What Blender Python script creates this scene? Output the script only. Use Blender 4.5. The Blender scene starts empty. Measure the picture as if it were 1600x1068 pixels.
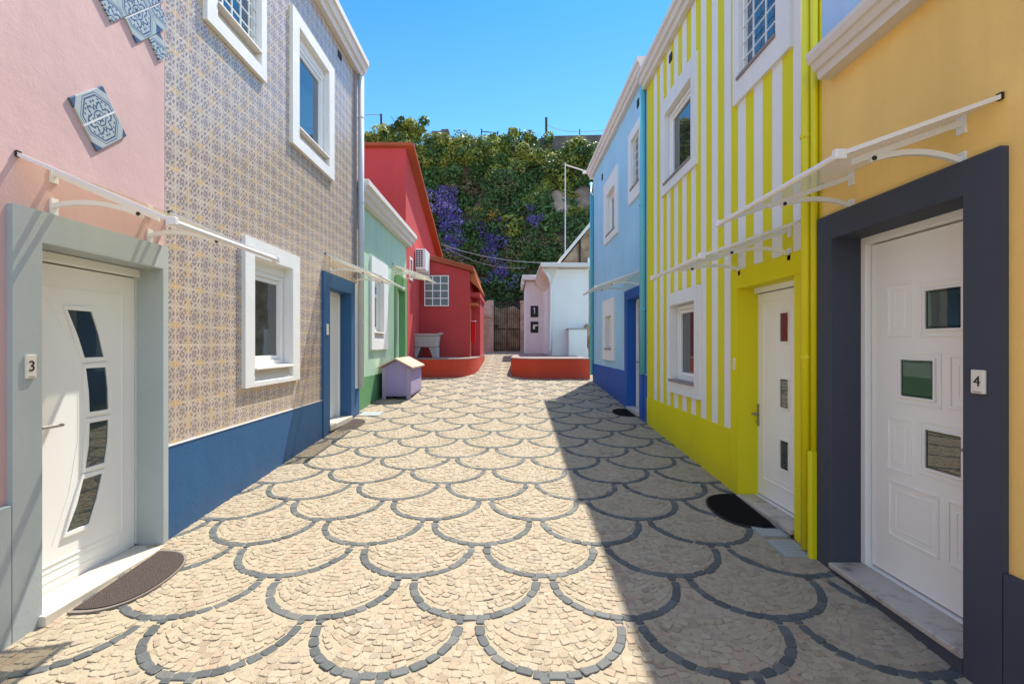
import bpy, bmesh, math, random
import numpy as np
from mathutils import Vector
random.seed(7); RNG = np.random.default_rng(11)
S = bpy.context.scene; COL = S.collection
R = math.radians
# ------------------------------------------------------------------ camera
cd = bpy.data.cameras.new('camera'); cam = bpy.data.objects.new('camera', cd); COL.objects.link(cam)
cam.location = (0, 0, 1.654); cam.rotation_euler = (R(90), 0, 0)
cd.sensor_width = 36; cd.lens = 763/1600*36; cd.shift_x = 5/1600; cd.shift_y = 4/1600
cd.clip_start = .05; cd.clip_end = 2000; S.camera = cam
# ------------------------------------------------------------------ sky and sun
SA, SB = .235, .55                       # sun towards (+x, +y) per metre of height
elev = math.atan2(1, math.hypot(SA, SB)); azim = math.atan2(SA, SB)
w = bpy.data.worlds.new('World'); S.world = w; w.use_nodes = True
nt = w.node_tree; bg = nt.nodes['Background']
sky = nt.nodes.new('ShaderNodeTexSky'); sky.sky_type = 'NISHITA'; sky.sun_disc = False
sky.sun_elevation = elev; sky.sun_rotation = azim; sky.air_density = 1.0; sky.dust_density = .3; sky.ozone_density = 1.2
def wn(op, x, y, clamp=False):
    n = nt.nodes.new('ShaderNodeMath'); n.operation = op; n.use_clamp = clamp
    for i, v in enumerate((x, y)):
        if isinstance(v, (int, float)): n.inputs[i].default_value = v
        else: nt.links.new(v, n.inputs[i])
    return n.outputs[0]
tc = nt.nodes.new('ShaderNodeTexCoord'); sx = nt.nodes.new('ShaderNodeSeparateXYZ'); nt.links.new(tc.outputs['Generated'], sx.inputs[0])
north = wn('MULTIPLY', wn('DIVIDE', wn('SUBTRACT', sx.outputs[1], .15), .5, True), wn('DIVIDE', wn('SUBTRACT', .86, sx.outputs[2]), .2, True))
deep = nt.nodes.new('ShaderNodeMix'); deep.data_type = 'RGBA'; deep.blend_type = 'MULTIPLY'     # deep clear blue above the cliff
nt.links.new(north, deep.inputs[0]); nt.links.new(sky.outputs[0], deep.inputs[6]); tint = nt.nodes.new('ShaderNodeMix'); tint.data_type = 'RGBA'       # paler and more cyan towards the hilltop
nt.links.new(wn('DIVIDE', wn('SUBTRACT', sx.outputs[2], .34), .26, True), tint.inputs[0]); tint.inputs[6].default_value = (.245, .455, .53, 1); tint.inputs[7].default_value = (.105, .345, .53, 1)
nt.links.new(tint.outputs[2], deep.inputs[7])
nt.links.new(deep.outputs[2], bg.inputs[0])
bg.inputs[1].default_value = .15
sd = bpy.data.lights.new('sun', 'SUN'); sd.energy = 2.7; sd.angle = R(.55); sd.color = (1, .93, .82)
sun = bpy.data.objects.new('sun', sd); COL.objects.link(sun)
sun.rotation_euler = Vector((-SA, -SB, -1)).to_track_quat('-Z', 'Y').to_euler(); sun.location = (10, 20, 40)
S.view_settings.view_transform = 'Standard'; S.view_settings.look = 'None'
S.view_settings.gamma = 1; S.view_settings.exposure = 1.58
S.cycles.max_bounces = 10; S.cycles.transparent_max_bounces = 16

# ------------------------------------------------------------------ node helpers
class E:
    def __init__(s, t, o): s.t = t; s.o = o
    def _b(s, op, b, rev=False):
        n = s.t.nodes.new('ShaderNodeMath'); n.operation = op
        for i, v in enumerate((b, s) if rev else (s, b)):
            if isinstance(v, E): s.t.links.new(v.o, n.inputs[i])
            elif v is not None: n.inputs[i].default_value = v
        return E(s.t, n.outputs[0])
    def __add__(s, b): return s._b('ADD', b)
    def __radd__(s, b): return s._b('ADD', b, True)
    def __sub__(s, b): return s._b('SUBTRACT', b)
    def __rsub__(s, b): return s._b('SUBTRACT', b, True)
    def __mul__(s, b): return s._b('MULTIPLY', b)
    __rmul__ = __mul__
    def __truediv__(s, b): return s._b('DIVIDE', b)
    def __lt__(s, b): return s._b('LESS_THAN', b)
    def __gt__(s, b): return s._b('GREATER_THAN', b)
    def f(s, op, b=None): return s._b(op, b)
    def max(s, b): return s._b('MAXIMUM', b)
    def min(s, b): return s._b('MINIMUM', b)
    def pw(s, b): return s._b('POWER', b)
    def abs(s): return s._b('ABSOLUTE', None)
    def fr(s): return s._b('FRACT', None)
    def sin(s): return s._b('SINE', None)
    def sqrt(s): return s._b('SQRT', None)
class NM:
    """one material under construction"""
    def __init__(s, name, rough=.7, spec=.4):
        s.m = bpy.data.materials.new(name); s.m.use_nodes = True; s.t = s.m.node_tree
        s.P = s.t.nodes['Principled BSDF']; s.P.inputs['Roughness'].default_value = rough
        s.P.inputs['Specular IOR Level'].default_value = spec
        s.g = s.t.nodes.new('ShaderNodeNewGeometry')
        sp = s.t.nodes.new('ShaderNodeSeparateXYZ'); s.t.links.new(s.g.outputs['Position'], sp.inputs[0])
        s.x, s.y, s.z = (E(s.t, o) for o in sp.outputs)
        s.rnd = E(s.t, s.g.outputs['Random Per Island'])
    def vec(s, x, y, z):
        c = s.t.nodes.new('ShaderNodeCombineXYZ')
        for i, v in enumerate((x, y, z)):
            if isinstance(v, E): s.t.links.new(v.o, c.inputs[i])
            else: c.inputs[i].default_value = v
        return E(s.t, c.outputs[0])
    def noise(s, scale, detail=3, vec=None, rough=.55):
        n = s.t.nodes.new('ShaderNodeTexNoise'); n.inputs['Scale'].default_value = scale
        n.inputs['Detail'].default_value = detail; n.inputs['Roughness'].default_value = rough
        s.t.links.new(vec.o if vec else s.g.outputs['Position'], n.inputs['Vector'])
        return E(s.t, n.outputs[0])
    def white(s, vec):
        n = s.t.nodes.new('ShaderNodeTexWhiteNoise'); s.t.links.new(vec.o, n.inputs['Vector']); return E(s.t, n.outputs['Value'])
    def voro(s, scale, vec=None, out='Distance'):
        n = s.t.nodes.new('ShaderNodeTexVoronoi'); n.inputs['Scale'].default_value = scale
        s.t.links.new(vec.o if vec else s.g.outputs['Position'], n.inputs['Vector']); return E(s.t, n.outputs[out])
    def ramp(s, fac, stops):
        n = s.t.nodes.new('ShaderNodeValToRGB'); s.t.links.new(fac.o, n.inputs[0]); cr = n.color_ramp
        while len(cr.elements) < len(stops): cr.elements.new(.5)
        for e, (p, c) in zip(cr.elements, stops): e.position = p; e.color = (*c, 1)
        return E(s.t, n.outputs[0])
    def mix(s, fac, a, b, mode='MIX'):
        n = s.t.nodes.new('ShaderNodeMix'); n.data_type = 'RGBA'; n.blend_type = mode; n.clamp_factor = True
        if isinstance(fac, E): s.t.links.new(fac.o, n.inputs[0])
        else: n.inputs[0].default_value = fac
        for i, v in ((6, a), (7, b)):
            if isinstance(v, E): s.t.links.new(v.o, n.inputs[i])
            else: n.inputs[i].default_value = (*v, 1)
        return E(s.t, n.outputs[2])
    def color(s, c):
        if isinstance(c, E): s.t.links.new(c.o, s.P.inputs['Base Color'])
        else: s.P.inputs['Base Color'].default_value = (*c, 1)
        return s
    def rough(s, r): s.t.links.new(r.o, s.P.inputs['Roughness']); return s
    def bump(s, h, strength=.4, dist=.005):
        b = s.t.nodes.new('ShaderNodeBump'); b.inputs['Strength'].default_value = strength; b.inputs['Distance'].default_value = dist
        s.t.links.new(h.o, b.inputs['Height']); s.t.links.new(b.outputs[0], s.P.inputs['Normal']); return s
def sc(c, k): return tuple(min(1, v*k) for v in c)
def stucco(name, c, grain=.45, var=.13, rough=.82, scale=70, spec=.3):
    n = NM(name, rough, spec)
    a = n.noise(1.6, 6); b = n.noise(1.0, 4, n.vec(n.x*5, n.y*5, n.z*.35))
    f = a*.6 + b*.4
    col = n.mix(f.f('SUBTRACT', .3)*2.5, sc(c, 1-var), sc(c, 1+var*.6))
    fine = n.noise(scale*2.2, 3)
    col = n.mix(fine*.22, col, sc(c, .72))
    drip = (n.noise(1.0, 5, n.vec(n.x*9, n.y*9, n.z*.5), .65)-.60)*5
    col = n.mix(drip.max(0)*.30, col, tuple(v*.62+.05 for v in c))
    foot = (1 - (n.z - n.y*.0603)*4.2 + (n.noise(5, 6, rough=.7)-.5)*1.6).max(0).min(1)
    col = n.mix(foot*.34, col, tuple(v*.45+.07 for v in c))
    spot = (n.noise(7, 7, rough=.72)-.66)*9
    col = n.mix(spot.max(0)*.3, col, tuple(v*.6+.12 for v in c))
    big = n.noise(.75, 5, rough=.6); col = n.mix((big-.45)*1.7, col, tuple(v*.86+.01 for v in c))
    n.color(col); n.bump(n.noise(scale, 4)*.6 + fine*.4 + n.noise(5.5, 3)*2.2, grain, .006); return n.m
def plain(name, c, rough=.5, spec=.5, var=.06, metal=0, bump=0):
    n = NM(name, rough, spec); n.P.inputs['Metallic'].default_value = metal
    n.color(n.mix(n.noise(3.5, 5), sc(c, 1-var), sc(c, 1+var)))
    if bump: n.bump(n.noise(90, 3), bump, .003)
    n.rough(n.noise(9, 4)*.22 + (rough-.11)); return n.m

M = {}
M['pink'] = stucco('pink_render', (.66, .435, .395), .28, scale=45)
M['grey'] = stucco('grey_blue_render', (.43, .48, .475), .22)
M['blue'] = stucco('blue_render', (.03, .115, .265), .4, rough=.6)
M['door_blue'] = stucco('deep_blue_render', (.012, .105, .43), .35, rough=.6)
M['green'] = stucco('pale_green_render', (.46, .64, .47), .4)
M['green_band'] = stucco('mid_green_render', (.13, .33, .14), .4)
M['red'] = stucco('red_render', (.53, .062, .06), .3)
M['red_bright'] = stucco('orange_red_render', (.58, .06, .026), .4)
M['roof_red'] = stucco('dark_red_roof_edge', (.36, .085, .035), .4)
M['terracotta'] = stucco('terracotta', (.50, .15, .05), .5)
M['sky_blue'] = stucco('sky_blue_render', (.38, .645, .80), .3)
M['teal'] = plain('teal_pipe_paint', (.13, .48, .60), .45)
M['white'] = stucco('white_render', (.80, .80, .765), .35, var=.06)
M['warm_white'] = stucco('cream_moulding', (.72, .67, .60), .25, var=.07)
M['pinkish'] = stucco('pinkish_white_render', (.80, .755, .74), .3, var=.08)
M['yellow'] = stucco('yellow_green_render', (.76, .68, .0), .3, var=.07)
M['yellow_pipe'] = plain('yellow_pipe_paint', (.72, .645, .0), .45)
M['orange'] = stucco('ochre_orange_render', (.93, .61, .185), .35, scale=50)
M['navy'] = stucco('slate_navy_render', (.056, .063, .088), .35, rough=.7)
M['gable'] = stucco('white_render_sky_shade', (.36, .47, .62), .3)  # white end wall, the blue grey of its skylit shade put into the colour
M['pvc'] = plain('white_pvc', (.84, .845, .80), .32, var=.02)
M['door_white'] = plain('white_door_enamel', (.875, .875, .83), .34, var=.015)
M['alu'] = plain('white_aluminium', (.78, .77, .74), .35, var=.03)
M['steel'] = plain('brushed_steel', (.42, .40, .37), .35, metal=.9)
M['black'] = plain('black_plastic', (.012, .012, .013), .45)
M['dark'] = plain('dark_recess', (.02, .02, .022), .8)
M['pipe_grey'] = plain('grey_pipe_paint', (.50, .53, .55), .65)
M['pipe_brown'] = plain('weathered_corner', (.26, .22, .21), .7)
M['plate'] = plain('ceramic_plate', (.74, .70, .60), .3)
M['concrete'] = stucco('grey_concrete', (.42, .41, .38), .6, var=.2)
M['coping'] = stucco('worn_red_grey_slab', (.29, .215, .185), .6, var=.2)
M['wire'] = plain('grey_cable', (.30, .30, .29), .6)
M['rust'] = plain('rusted_iron', (.045, .033, .026), .75, metal=.3)
M['cloth_red'] = plain('red_cloth', (.75, .008, .01), .8)
M['lilac'] = stucco('lilac_paint', (.37, .29, .53), .25, rough=.6)
M['lilac_pale'] = stucco('faded_lilac_paint', (.42, .34, .50), .25, rough=.6)
def glass(name, tint=(.02, .028, .03), rough=.02, ior=2.0):
    n = NM(name, rough, .5); n.P.inputs['IOR'].default_value = ior
    n.color(n.mix(n.noise(2.2, 2), sc(tint, .7), sc(tint, 1.3)))
    n.bump(n.noise(1.8, 2), .035, .02); return n.m
M['glass'] = glass('window_glass'); M['glass_sky'] = glass('window_glass_sky', (.015, .07, .13)); M['glass_green'] = glass('door_glass', (.03, .045, .04))  # blue of the upper panes is sky reflection put into the base colour
M['glass_frost'] = glass('frosted_glass', (.16, .20, .20), .12, 1.6)
def sill_mat(name, c, vein):
    n = NM(name, .35, .5); v = n.noise(9, 7, rough=.7); s_ = n.noise(28, 5)
    n.color(n.mix((v-.52)*6, n.mix(s_, sc(c, .85), c), vein)); n.bump(s_, .2, .003); return n.m
M['marble'] = sill_mat('grey_veined_marble', (.52, .465, .39), (.21, .175, .15))
M['limestone'] = sill_mat('cream_limestone', (.62, .57, .47), (.50, .44, .35))
def awning_sheet():
    n = NM('polycarbonate_sheet', .25, .5); n.color(n.mix(n.noise(6, 4), (.50, .46, .37), (.62, .58, .48)))
    out = n.t.nodes['Material Output']; tr = n.t.nodes.new('ShaderNodeBsdfTransparent'); tl = n.t.nodes.new('ShaderNodeBsdfTranslucent')
    tr.inputs[0].default_value = (.95, .92, .84, 1); tl.inputs[0].default_value = (.75, .70, .58, 1)
    m1 = n.t.nodes.new('ShaderNodeMixShader'); m2 = n.t.nodes.new('ShaderNodeMixShader')
    rib = ((n.y*55).fr() < .12)*.3
    n.t.links.new((1 - rib - .29).o, m2.inputs[0]); m1.inputs[0].default_value = .45
    n.t.links.new(tl.outputs[0], m1.inputs[1]); n.t.links.new(n.P.outputs[0], m1.inputs[2])
    n.t.links.new(m1.outputs[0], m2.inputs[1]); n.t.links.new(tr.outputs[0], m2.inputs[2]); n.t.links.new(m2.outputs[0], out.inputs[0])
    return n.m
M['sheet'] = awning_sheet()
def azulejo():
    n = NM('purple_yellow_wall_tiles', .24, .5); T = .2945
    wob = n.noise(45, 2)*.05
    u = (n.y - 3.545)/T; v = (n.z - 1.80)/T
    U = (u+wob-.025).fr(); V = (v+wob-.025).fr()
    cu = (U-.5).abs(); cv = (V-.5).abs()            # 0 at the middle of a pattern repeat, .5 on its lines
    lu = .5-cu; lv = .5-cv
    fl = ((lu + cv*.22) < .062).max((lv + cu*.22) < .062)
    fl = fl.max(((lu - cv*.55).abs() < .016)*(cv < .2)).max(((lv - cu*.55).abs() < .016)*(cu < .2))
    ru = lu-.25; rv = lv-.25; rr = (ru*ru + rv*rv).sqrt(); th = rv.f('ARCTAN2', ru)
    pet = (th*8).sin()
    pu = (rr < (pet*.035 + .095)).max(((rr - .185).abs() < .028)*((th*6).sin() > -.2))
    pu = pu*(1-(rr < .035))
    vein = (((U*44).sin()*(V*44).sin()) + n.noise(60, 2) - .5) > .2
    rn = n.white(n.vec((u*2).f('FLOOR'), (v*2).f('FLOOR'), 0))
    base = n.mix(rn, (.53, .43, .32), (.63, .525, .41))
    col = n.mix(vein*.6, base, (.31, .255, .275))
    col = n.mix(pu*.86, col, n.mix(n.noise(22, 2), (.175, .14, .165), (.25, .20, .21)))
    col = n.mix(fl*.68, col, n.mix(n.noise(14, 2), (.66, .42, .12), (.58, .33, .08)))
    gu = ((u*2).fr()-.5).abs(); gv = ((v*2).fr()-.5).abs(); gr = (gu > .480).max(gv > .480)
    col = n.mix(gr*.72, col, n.mix(n.noise(3, 3), (.70, .61, .48), (.64, .50, .30)))
    wear = (n.noise(2.6, 7, rough=.7)-.66)*14
    col = n.mix(wear, col, (.60, .56, .50))
    tint = n.mix(n.white(n.vec((u*2).f('FLOOR'), (v*2).f('FLOOR'), 3))*.16, col, (.30, .27, .25)); n.color(tint); n.bump((1-gr)*1.4 + n.noise(4, 2)*.8 + rn*.6, .5, .004); n.rough(n.noise(12, 3)*.2 + gr*.4 + .12); return n.m
M['azulejo'] = azulejo()
def decor(name, yc, zc, ang, size):
    n = NM(name, .25, .5); c, s_ = math.cos(ang), math.sin(ang)
    a = ((n.y-yc)*c + (n.z-zc)*s_)/size + .5; b = ((n.z-zc)*c - (n.y-yc)*s_)/size + .5
    fa = (a.fr()-.5).abs(); fb = (b.fr()-.5).abs(); r = (fa*fa + fb*fb).sqrt(); th = fb.f('ARCTAN2', fa)
    d1 = fa + fb; oct_ = fa.max(fb).max(d1*.72)
    m = ((oct_-.40).abs() < .016).max((oct_-.45).abs() < .008)
    m = m.max((r < ((th*8).sin()*.025 + .085))*(r > .03)).max((r-.14).abs() < .014)
    m = m.max(((r-.26 - (th*8).sin()*.05).abs() < .022)).max(((fa*44).sin()*(fb*44).sin() > .45)*(r > .17)*(oct_ < .37))
    m = m.max((oct_ > .46)*(d1 > .82))
    col = n.mix(n.noise(9, 4), (.36, .40, .39), (.46, .49, .46))
    col = n.mix(m*.92, col, n.mix(n.noise(20, 2), (.025, .05, .12), (.06, .11, .20)))
    gg = (fb < .018)
    col = n.mix(gg, col, (.68, .68, .64)); n.color(col); return n.m
def stripes():
    n = NM('yellow_white_stripes', .75, .3)
    k = ((7.10 - n.y)/.2897).fr() < .5
    on = k*(n.z > .855)*(n.y > 3.49)*(n.y < 7.11)
    on = on*(1-(n.z < 2.335)*(n.y < 4.63))
    f = n.noise(1.6, 6)
    ye = n.mix(f, (.70, .625, .0), (.79, .715, .002)); wh = n.mix(f, (.765, .76, .735), (.845, .84, .81))
    fine = n.noise(120, 3)
    n.color(n.mix(fine*.12, n.mix(on, ye, wh), (.35, .33, .2))); n.bump(on*2.5 + n.noise(60, 4)*.4 + fine*.3, .4, .005); return n.m
M['stripes'] = stripes()
def rough_stone(name, c1, c2, scale=3):
    n = NM(name, .9, .2); a = n.noise(scale, 8, rough=.65); v = n.voro(scale*2.2)
    n.color(n.ramp(a, [(.3, sc(c1, .6)), (.5, c1), (.7, c2)])); n.bump(a*1.2 + v*.5, .9, .06); return n.m
M['rubble'] = rough_stone('brown_rubble_stone', (.38, .25, .145), (.54, .40, .27))
M['pinkstone'] = rough_stone('pink_sandstone', (.46, .31, .23), (.58, .44, .35), 2)
M['cliffrock'] = rough_stone('cliff_earth', (.085, .065, .045), (.17, .13, .09), 1.2)
M['rockpale'] = rough_stone('pale_bare_rock', (.30, .225, .17), (.42, .33, .265), 2.4)
M['rockdull'] = rough_stone('dull_brown_rock', (.17, .13, .10), (.27, .21, .16), 2.4)
M['topwall'] = rough_stone('dark_retaining_stone', (.11, .10, .095), (.20, .18, .165), 1.5)
def grout():
    n = NM('sandy_joint_fill', .95, .15); f = n.noise(7, 6); g = n.noise(160, 3)
    cr = (n.noise(9, 5, rough=.7)-.54)*7; n.color(n.mix(cr*.8, n.mix(g*.4, n.mix(f, (.35, .30, .205), (.43, .375, .265)), (.28, .23, .155)), (.17, .125, .08))); n.bump(g + f, .5, .006); return n.m
M['grout'] = grout()
def cobble_light():
    n = NM('cream_limestone_setts', .72, .35); f = n.noise(55, 4); l = n.noise(.8, 6, rough=.65)
    c = n.ramp(n.rnd, [(0, (.275, .22, .152)), (.2, (.355, .300, .207)), (.5, (.385, .328, .228)), (.68, (.405, .356, .258)), (.8, (.37, .275, .185)), (.9, (.40, .318, .226)), (1, (.295, .257, .20))])
    c = n.mix((l-.45)*1.6, c, (.355, .29, .20)); c = n.mix(f*.30, c, (.30, .22, .14)); ck = (n.noise(38, 5, rough=.7)-.62)*12; c = n.mix(ck*.55, c, (.20, .14, .09)); n.color(c); n.bump(f + n.noise(140, 2)*.5 - ck.max(0)*.6, .7, .007); return n.m
M['setts'] = cobble_light()
def cobble_dark():
    n = NM('dark_basalt_setts', .62, .4); f = n.noise(60, 4)
    c = n.ramp(n.rnd, [(0, (.066, .074, .072)), (.5, (.092, .102, .098)), (.85, (.115, .125, .12)), (1, (.15, .145, .13))])
    n.color(n.mix(f*.4, c, (.05, .055, .06))); n.bump(f, .5, .005); return n.m
M['basalt'] = cobble_dark()
def mat_fibre(name, c):
    n = NM(name, .95, .1); v = n.voro(210); f = n.noise(170, 2)
    n.color(n.mix(f, sc(c, .45), sc(c, 1.6))); n.bump(v + f, .9, .012); return n.m
M['mat_brown'] = mat_fibre('brown_mat_fibre', (.115, .092, .08)); M['mat_black'] = mat_fibre('black_mat_fibre', (.012, .011, .011))
M['mat_edge'] = plain('mat_rubber_edge', (.20, .165, .14), .8); M['mat_edge_black'] = plain('mat_black_edge', (.014, .013, .013), .8)
def planks():
    n = NM('sun_bleached_planks', .8, .2); g = n.noise(6, 5, n.vec(n.x*1, n.y*9, n.z))
    l = ((n.y*5.2).fr() < .05); c = n.ramp(n.white(n.vec((n.y*5.2).f('FLOOR'), 0, 0)), [(0, (.56, .43, .33)), (.5, (.62, .50, .39)), (1, (.55, .38, .29))])
    n.color(n.mix(l, n.mix(g*.5, c, (.40, .26, .14)), (.16, .10, .06))); n.bump(g, .4, .004); return n.m
M['planks'] = planks()
def leaf(name, stops, trans=.3):
    n = NM(name, .5, .35); big = n.noise(.55, 3)
    c = n.ramp((n.rnd*.7 + big*.6 - .15), stops); n.color(c)
    out = n.t.nodes['Material Output']; tl = n.t.nodes.new('ShaderNodeBsdfTranslucent'); n.t.links.new(c.o, tl.inputs[0])
    m = n.t.nodes.new('ShaderNodeMixShader'); m.inputs[0].default_value = trans
    n.t.links.new(n.P.outputs[0], m.inputs[1]); n.t.links.new(tl.outputs[0], m.inputs[2]); n.t.links.new(m.outputs[0], out.inputs[0]); return n.m
M['leaf_dark'] = leaf('ivy_leaf', [(0, (.028, .062, .024)), (.4, (.055, .122, .032)), (.7, (.095, .18, .045)), (1, (.15, .235, .07))])
M['leaf_lime'] = leaf('lime_leaf', [(0, (.11, .15, .025)), (.5, (.25, .28, .045)), (1, (.42, .42, .10))], .4)
M['leaf_dry'] = leaf('dry_leaf', [(0, (.09, .065, .04)), (.4, (.18, .12, .065)), (.7, (.14, .145, .055)), (1, (.28, .20, .11))])
M['flower'] = leaf('violet_petal', [(0, (.055, .04, .17)), (.5, (.13, .09, .33)), (.85, (.25, .18, .46)), (1, (.45, .38, .58))], .35)
M['flower_pale'] = leaf('lilac_petal', [(0, (.16, .10, .42)), (.5, (.32, .24, .58)), (1, (.58, .54, .66))], .35)
M['flower_orange'] = leaf('orange_petal', [(0, (.45, .20, .03)), (1, (.65, .45, .06))], .3)

# ------------------------------------------------------------------ mesh helpers
class MB:
    def __init__(s): s.v = []; s.f = []; s.mi = []
    def add(s, vs, fs, mi=0):
        o = len(s.v); s.v += [tuple(p) for p in vs]; s.f += [tuple(i+o for i in q) for q in fs]; s.mi += [mi]*len(fs); return s
    def quad(s, *p, mi=0): return s.add(p, [tuple(range(len(p)))], mi)
    def box(s, x0, x1, y0, y1, z0, z1, mi=0):
        x0, x1 = sorted((x0, x1)); y0, y1 = sorted((y0, y1)); z0, z1 = sorted((z0, z1))
        return s.add([(x, y, z) for x in (x0, x1) for y in (y0, y1) for z in (z0, z1)],
                     [(0, 1, 3, 2), (4, 6, 7, 5), (0, 4, 5, 1), (2, 3, 7, 6), (0, 2, 6, 4), (1, 5, 7, 3)], mi)
    def prism(s, poly, axis, a, b, mi=0):
        """extrude a 2-D outline along an axis: x -> (y,z), y -> (x,z), z -> (x,y)"""
        k = {'x': lambda p, t: (t, p[0], p[1]), 'y': lambda p, t: (p[0], t, p[1]), 'z': lambda p, t: (p[0], p[1], t)}[axis]
        n = len(poly); vs = [k(p, a) for p in poly] + [k(p, b) for p in poly]
        return s.add(vs, [tuple(range(n))[::-1], tuple(range(n, 2*n))] + [(i, (i+1) % n, n+(i+1) % n, n+i) for i in range(n)], mi)
    def tube(s, pts, r, n=10, mi=0):
        pts = [Vector(p) for p in pts]; rings = []
        for i, p in enumerate(pts):
            d = (pts[min(i+1, len(pts)-1)] - pts[max(i-1, 0)]).normalized()
            a = d.cross(Vector((0, 0, 1)) if abs(d.z) < .9 else Vector((0, 1, 0))).normalized(); b = d.cross(a)
            rr = r[i] if isinstance(r, (list, tuple)) else r
            rings.append([p + (a*math.cos(t) + b*math.sin(t))*rr for t in (2*math.pi*j/n for j in range(n))])
        fs = [(i*n+j, i*n+(j+1) % n, (i+1)*n+(j+1) % n, (i+1)*n+j) for i in range(len(pts)-1) for j in range(n)]
        fs += [tuple(range(n))[::-1], tuple((len(pts)-1)*n+j for j in range(n))]
        return s.add([q for g in rings for q in g], fs, mi)
    def panel(s, X, d, y0, y1, z0, z1, holes=(), t=.2, mi=0):
        """a wall face at X looking along d (+1/-1 in x) with rectangular openings and their reveals"""
        ys = sorted({y0, y1, *[min(max(v, y0), y1) for h in holes for v in h[:2]]}); zs = sorted({z0, z1, *[min(max(v, z0), z1) for h in holes for v in h[2:]]})
        q = lambda *p: s.quad(*(p if d > 0 else p[::-1]), mi=mi)
        for a, b in zip(ys, ys[1:]):
            for e, f in zip(zs, zs[1:]):
                my, mz = (a+b)/2, (e+f)/2
                if any(h[0] < my < h[1] and h[2] < mz < h[3] for h in holes): continue
                q((X, a, e), (X, b, e), (X, b, f), (X, a, f))
        I = X-d*t
        for h in holes:
            a, b, e, f = max(h[0], y0), min(h[1], y1), max(h[2], z0), min(h[3], z1)
            q((X, a, e), (X, a, f), (I, a, f), (I, a, e)); q((X, b, e), (I, b, e), (I, b, f), (X, b, f))
            q((X, a, f), (X, b, f), (I, b, f), (I, a, f))
            if h[2] > z0: q((X, a, e), (I, a, e), (I, b, e), (X, b, e))
        q((X, y0, z0), (I, y0, z0), (I, y0, z1), (X, y0, z1)); q((X, y1, z0), (X, y1, z1), (I, y1, z1), (I, y1, z0))
        q((X, y0, z1), (I, y0, z1), (I, y1, z1), (X, y1, z1)); q((X, y0, z0), (X, y1, z0), (I, y1, z0), (I, y0, z0))
        return s
    def ring(s, X, d, outer, inner, h, mi=0):
        """raised rim on a wall face between two outlines in (y,z)"""
        n = len(outer); T = X+d*h
        vs = [(X, *p) for p in outer] + [(T, *p) for p in outer] + [(T, *p) for p in inner] + [(X, *p) for p in inner]
        fs = [(k*n+i, k*n+(i+1) % n, (k+1)*n+(i+1) % n, (k+1)*n+i) for k in range(3) for i in range(n)]
        return s.add(vs, fs, mi)
def rect(y0, y1, z0, z1, g=0): return [(y0-g, z0-g), (y1+g, z0-g), (y1+g, z1+g), (y0-g, z1+g)]
WL = {}
def wloc(o): return WL.get(o.name, Vector((0, 0, 0)))
def part(name, mb, mat, parent=None, bevel=0, smooth=False, origin=None, label=None):
    me = bpy.data.meshes.new(name); v = np.array(mb.v, dtype=float)
    og = Vector(origin) if origin else Vector((*( (v.min(0)+v.max(0))/2 )[:2], v[:, 2].min()))
    me.from_pydata([tuple(p) for p in v-np.array(og)], [], mb.f)
    mats = mat if isinstance(mat, (list, tuple)) else [mat]
    for m in mats: me.materials.append(M[m] if isinstance(m, str) else m)
    if len(mats) > 1: me.polygons.foreach_set('material_index', mb.mi)
    o = bpy.data.objects.new(name, me); COL.objects.link(o); WL[o.name] = og
    if parent: o.parent = parent; o.location = og - wloc(parent)
    else: o.location = og
    if bevel or smooth:
        bm = bmesh.new(); bm.from_mesh(me); bmesh.ops.remove_doubles(bm, verts=bm.verts, dist=1e-5); bmesh.ops.recalc_face_normals(bm, faces=bm.faces)
        bm.to_mesh(me); bm.free()
        if smooth: me.polygons.foreach_set('use_smooth', [True]*len(me.polygons))
    if bevel:
        m = o.modifiers.new('edge', 'BEVEL'); m.width = bevel; m.segments = 2; m.limit_method = 'ANGLE'; m.angle_limit = R(40)
    if label: o['label'] = label
    return o
def tag(o, label, cat, group=None, kind=None):
    if label: o['label'] = label
    if cat: o['category'] = cat
    if group: o['group'] = group
    if kind: o['kind'] = kind
    return o
def thing(name, label, cat, loc, group=None):
    o = bpy.data.objects.new(name, None); COL.objects.link(o); o.location = loc; WL[o.name] = Vector(loc); o.empty_display_size = .3
    return tag(o, label, cat, group)
def struct(name, mb, mat, **k): return tag(part(name, mb, mat, **k), None, None, kind='structure')
def text_mb(txt, size, fn):
    cu = bpy.data.curves.new('t', 'FONT'); cu.body = txt; cu.size = size; cu.align_x = 'CENTER'; cu.align_y = 'CENTER'; cu.extrude = .0012; cu.resolution_u = 4
    ob = bpy.data.objects.new('t', cu); COL.objects.link(ob); bpy.context.view_layer.update()
    me = bpy.data.meshes.new_from_object(ob.evaluated_get(bpy.context.evaluated_depsgraph_get()))
    mb = MB(); mb.add([fn(*v.co) for v in me.vertices], [tuple(p.vertices) for p in me.polygons])
    bpy.data.objects.remove(ob); bpy.data.curves.remove(cu); bpy.data.meshes.remove(me); return mb
def gz(y): return .0603*min(max(y, -8), 22.6)

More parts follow.
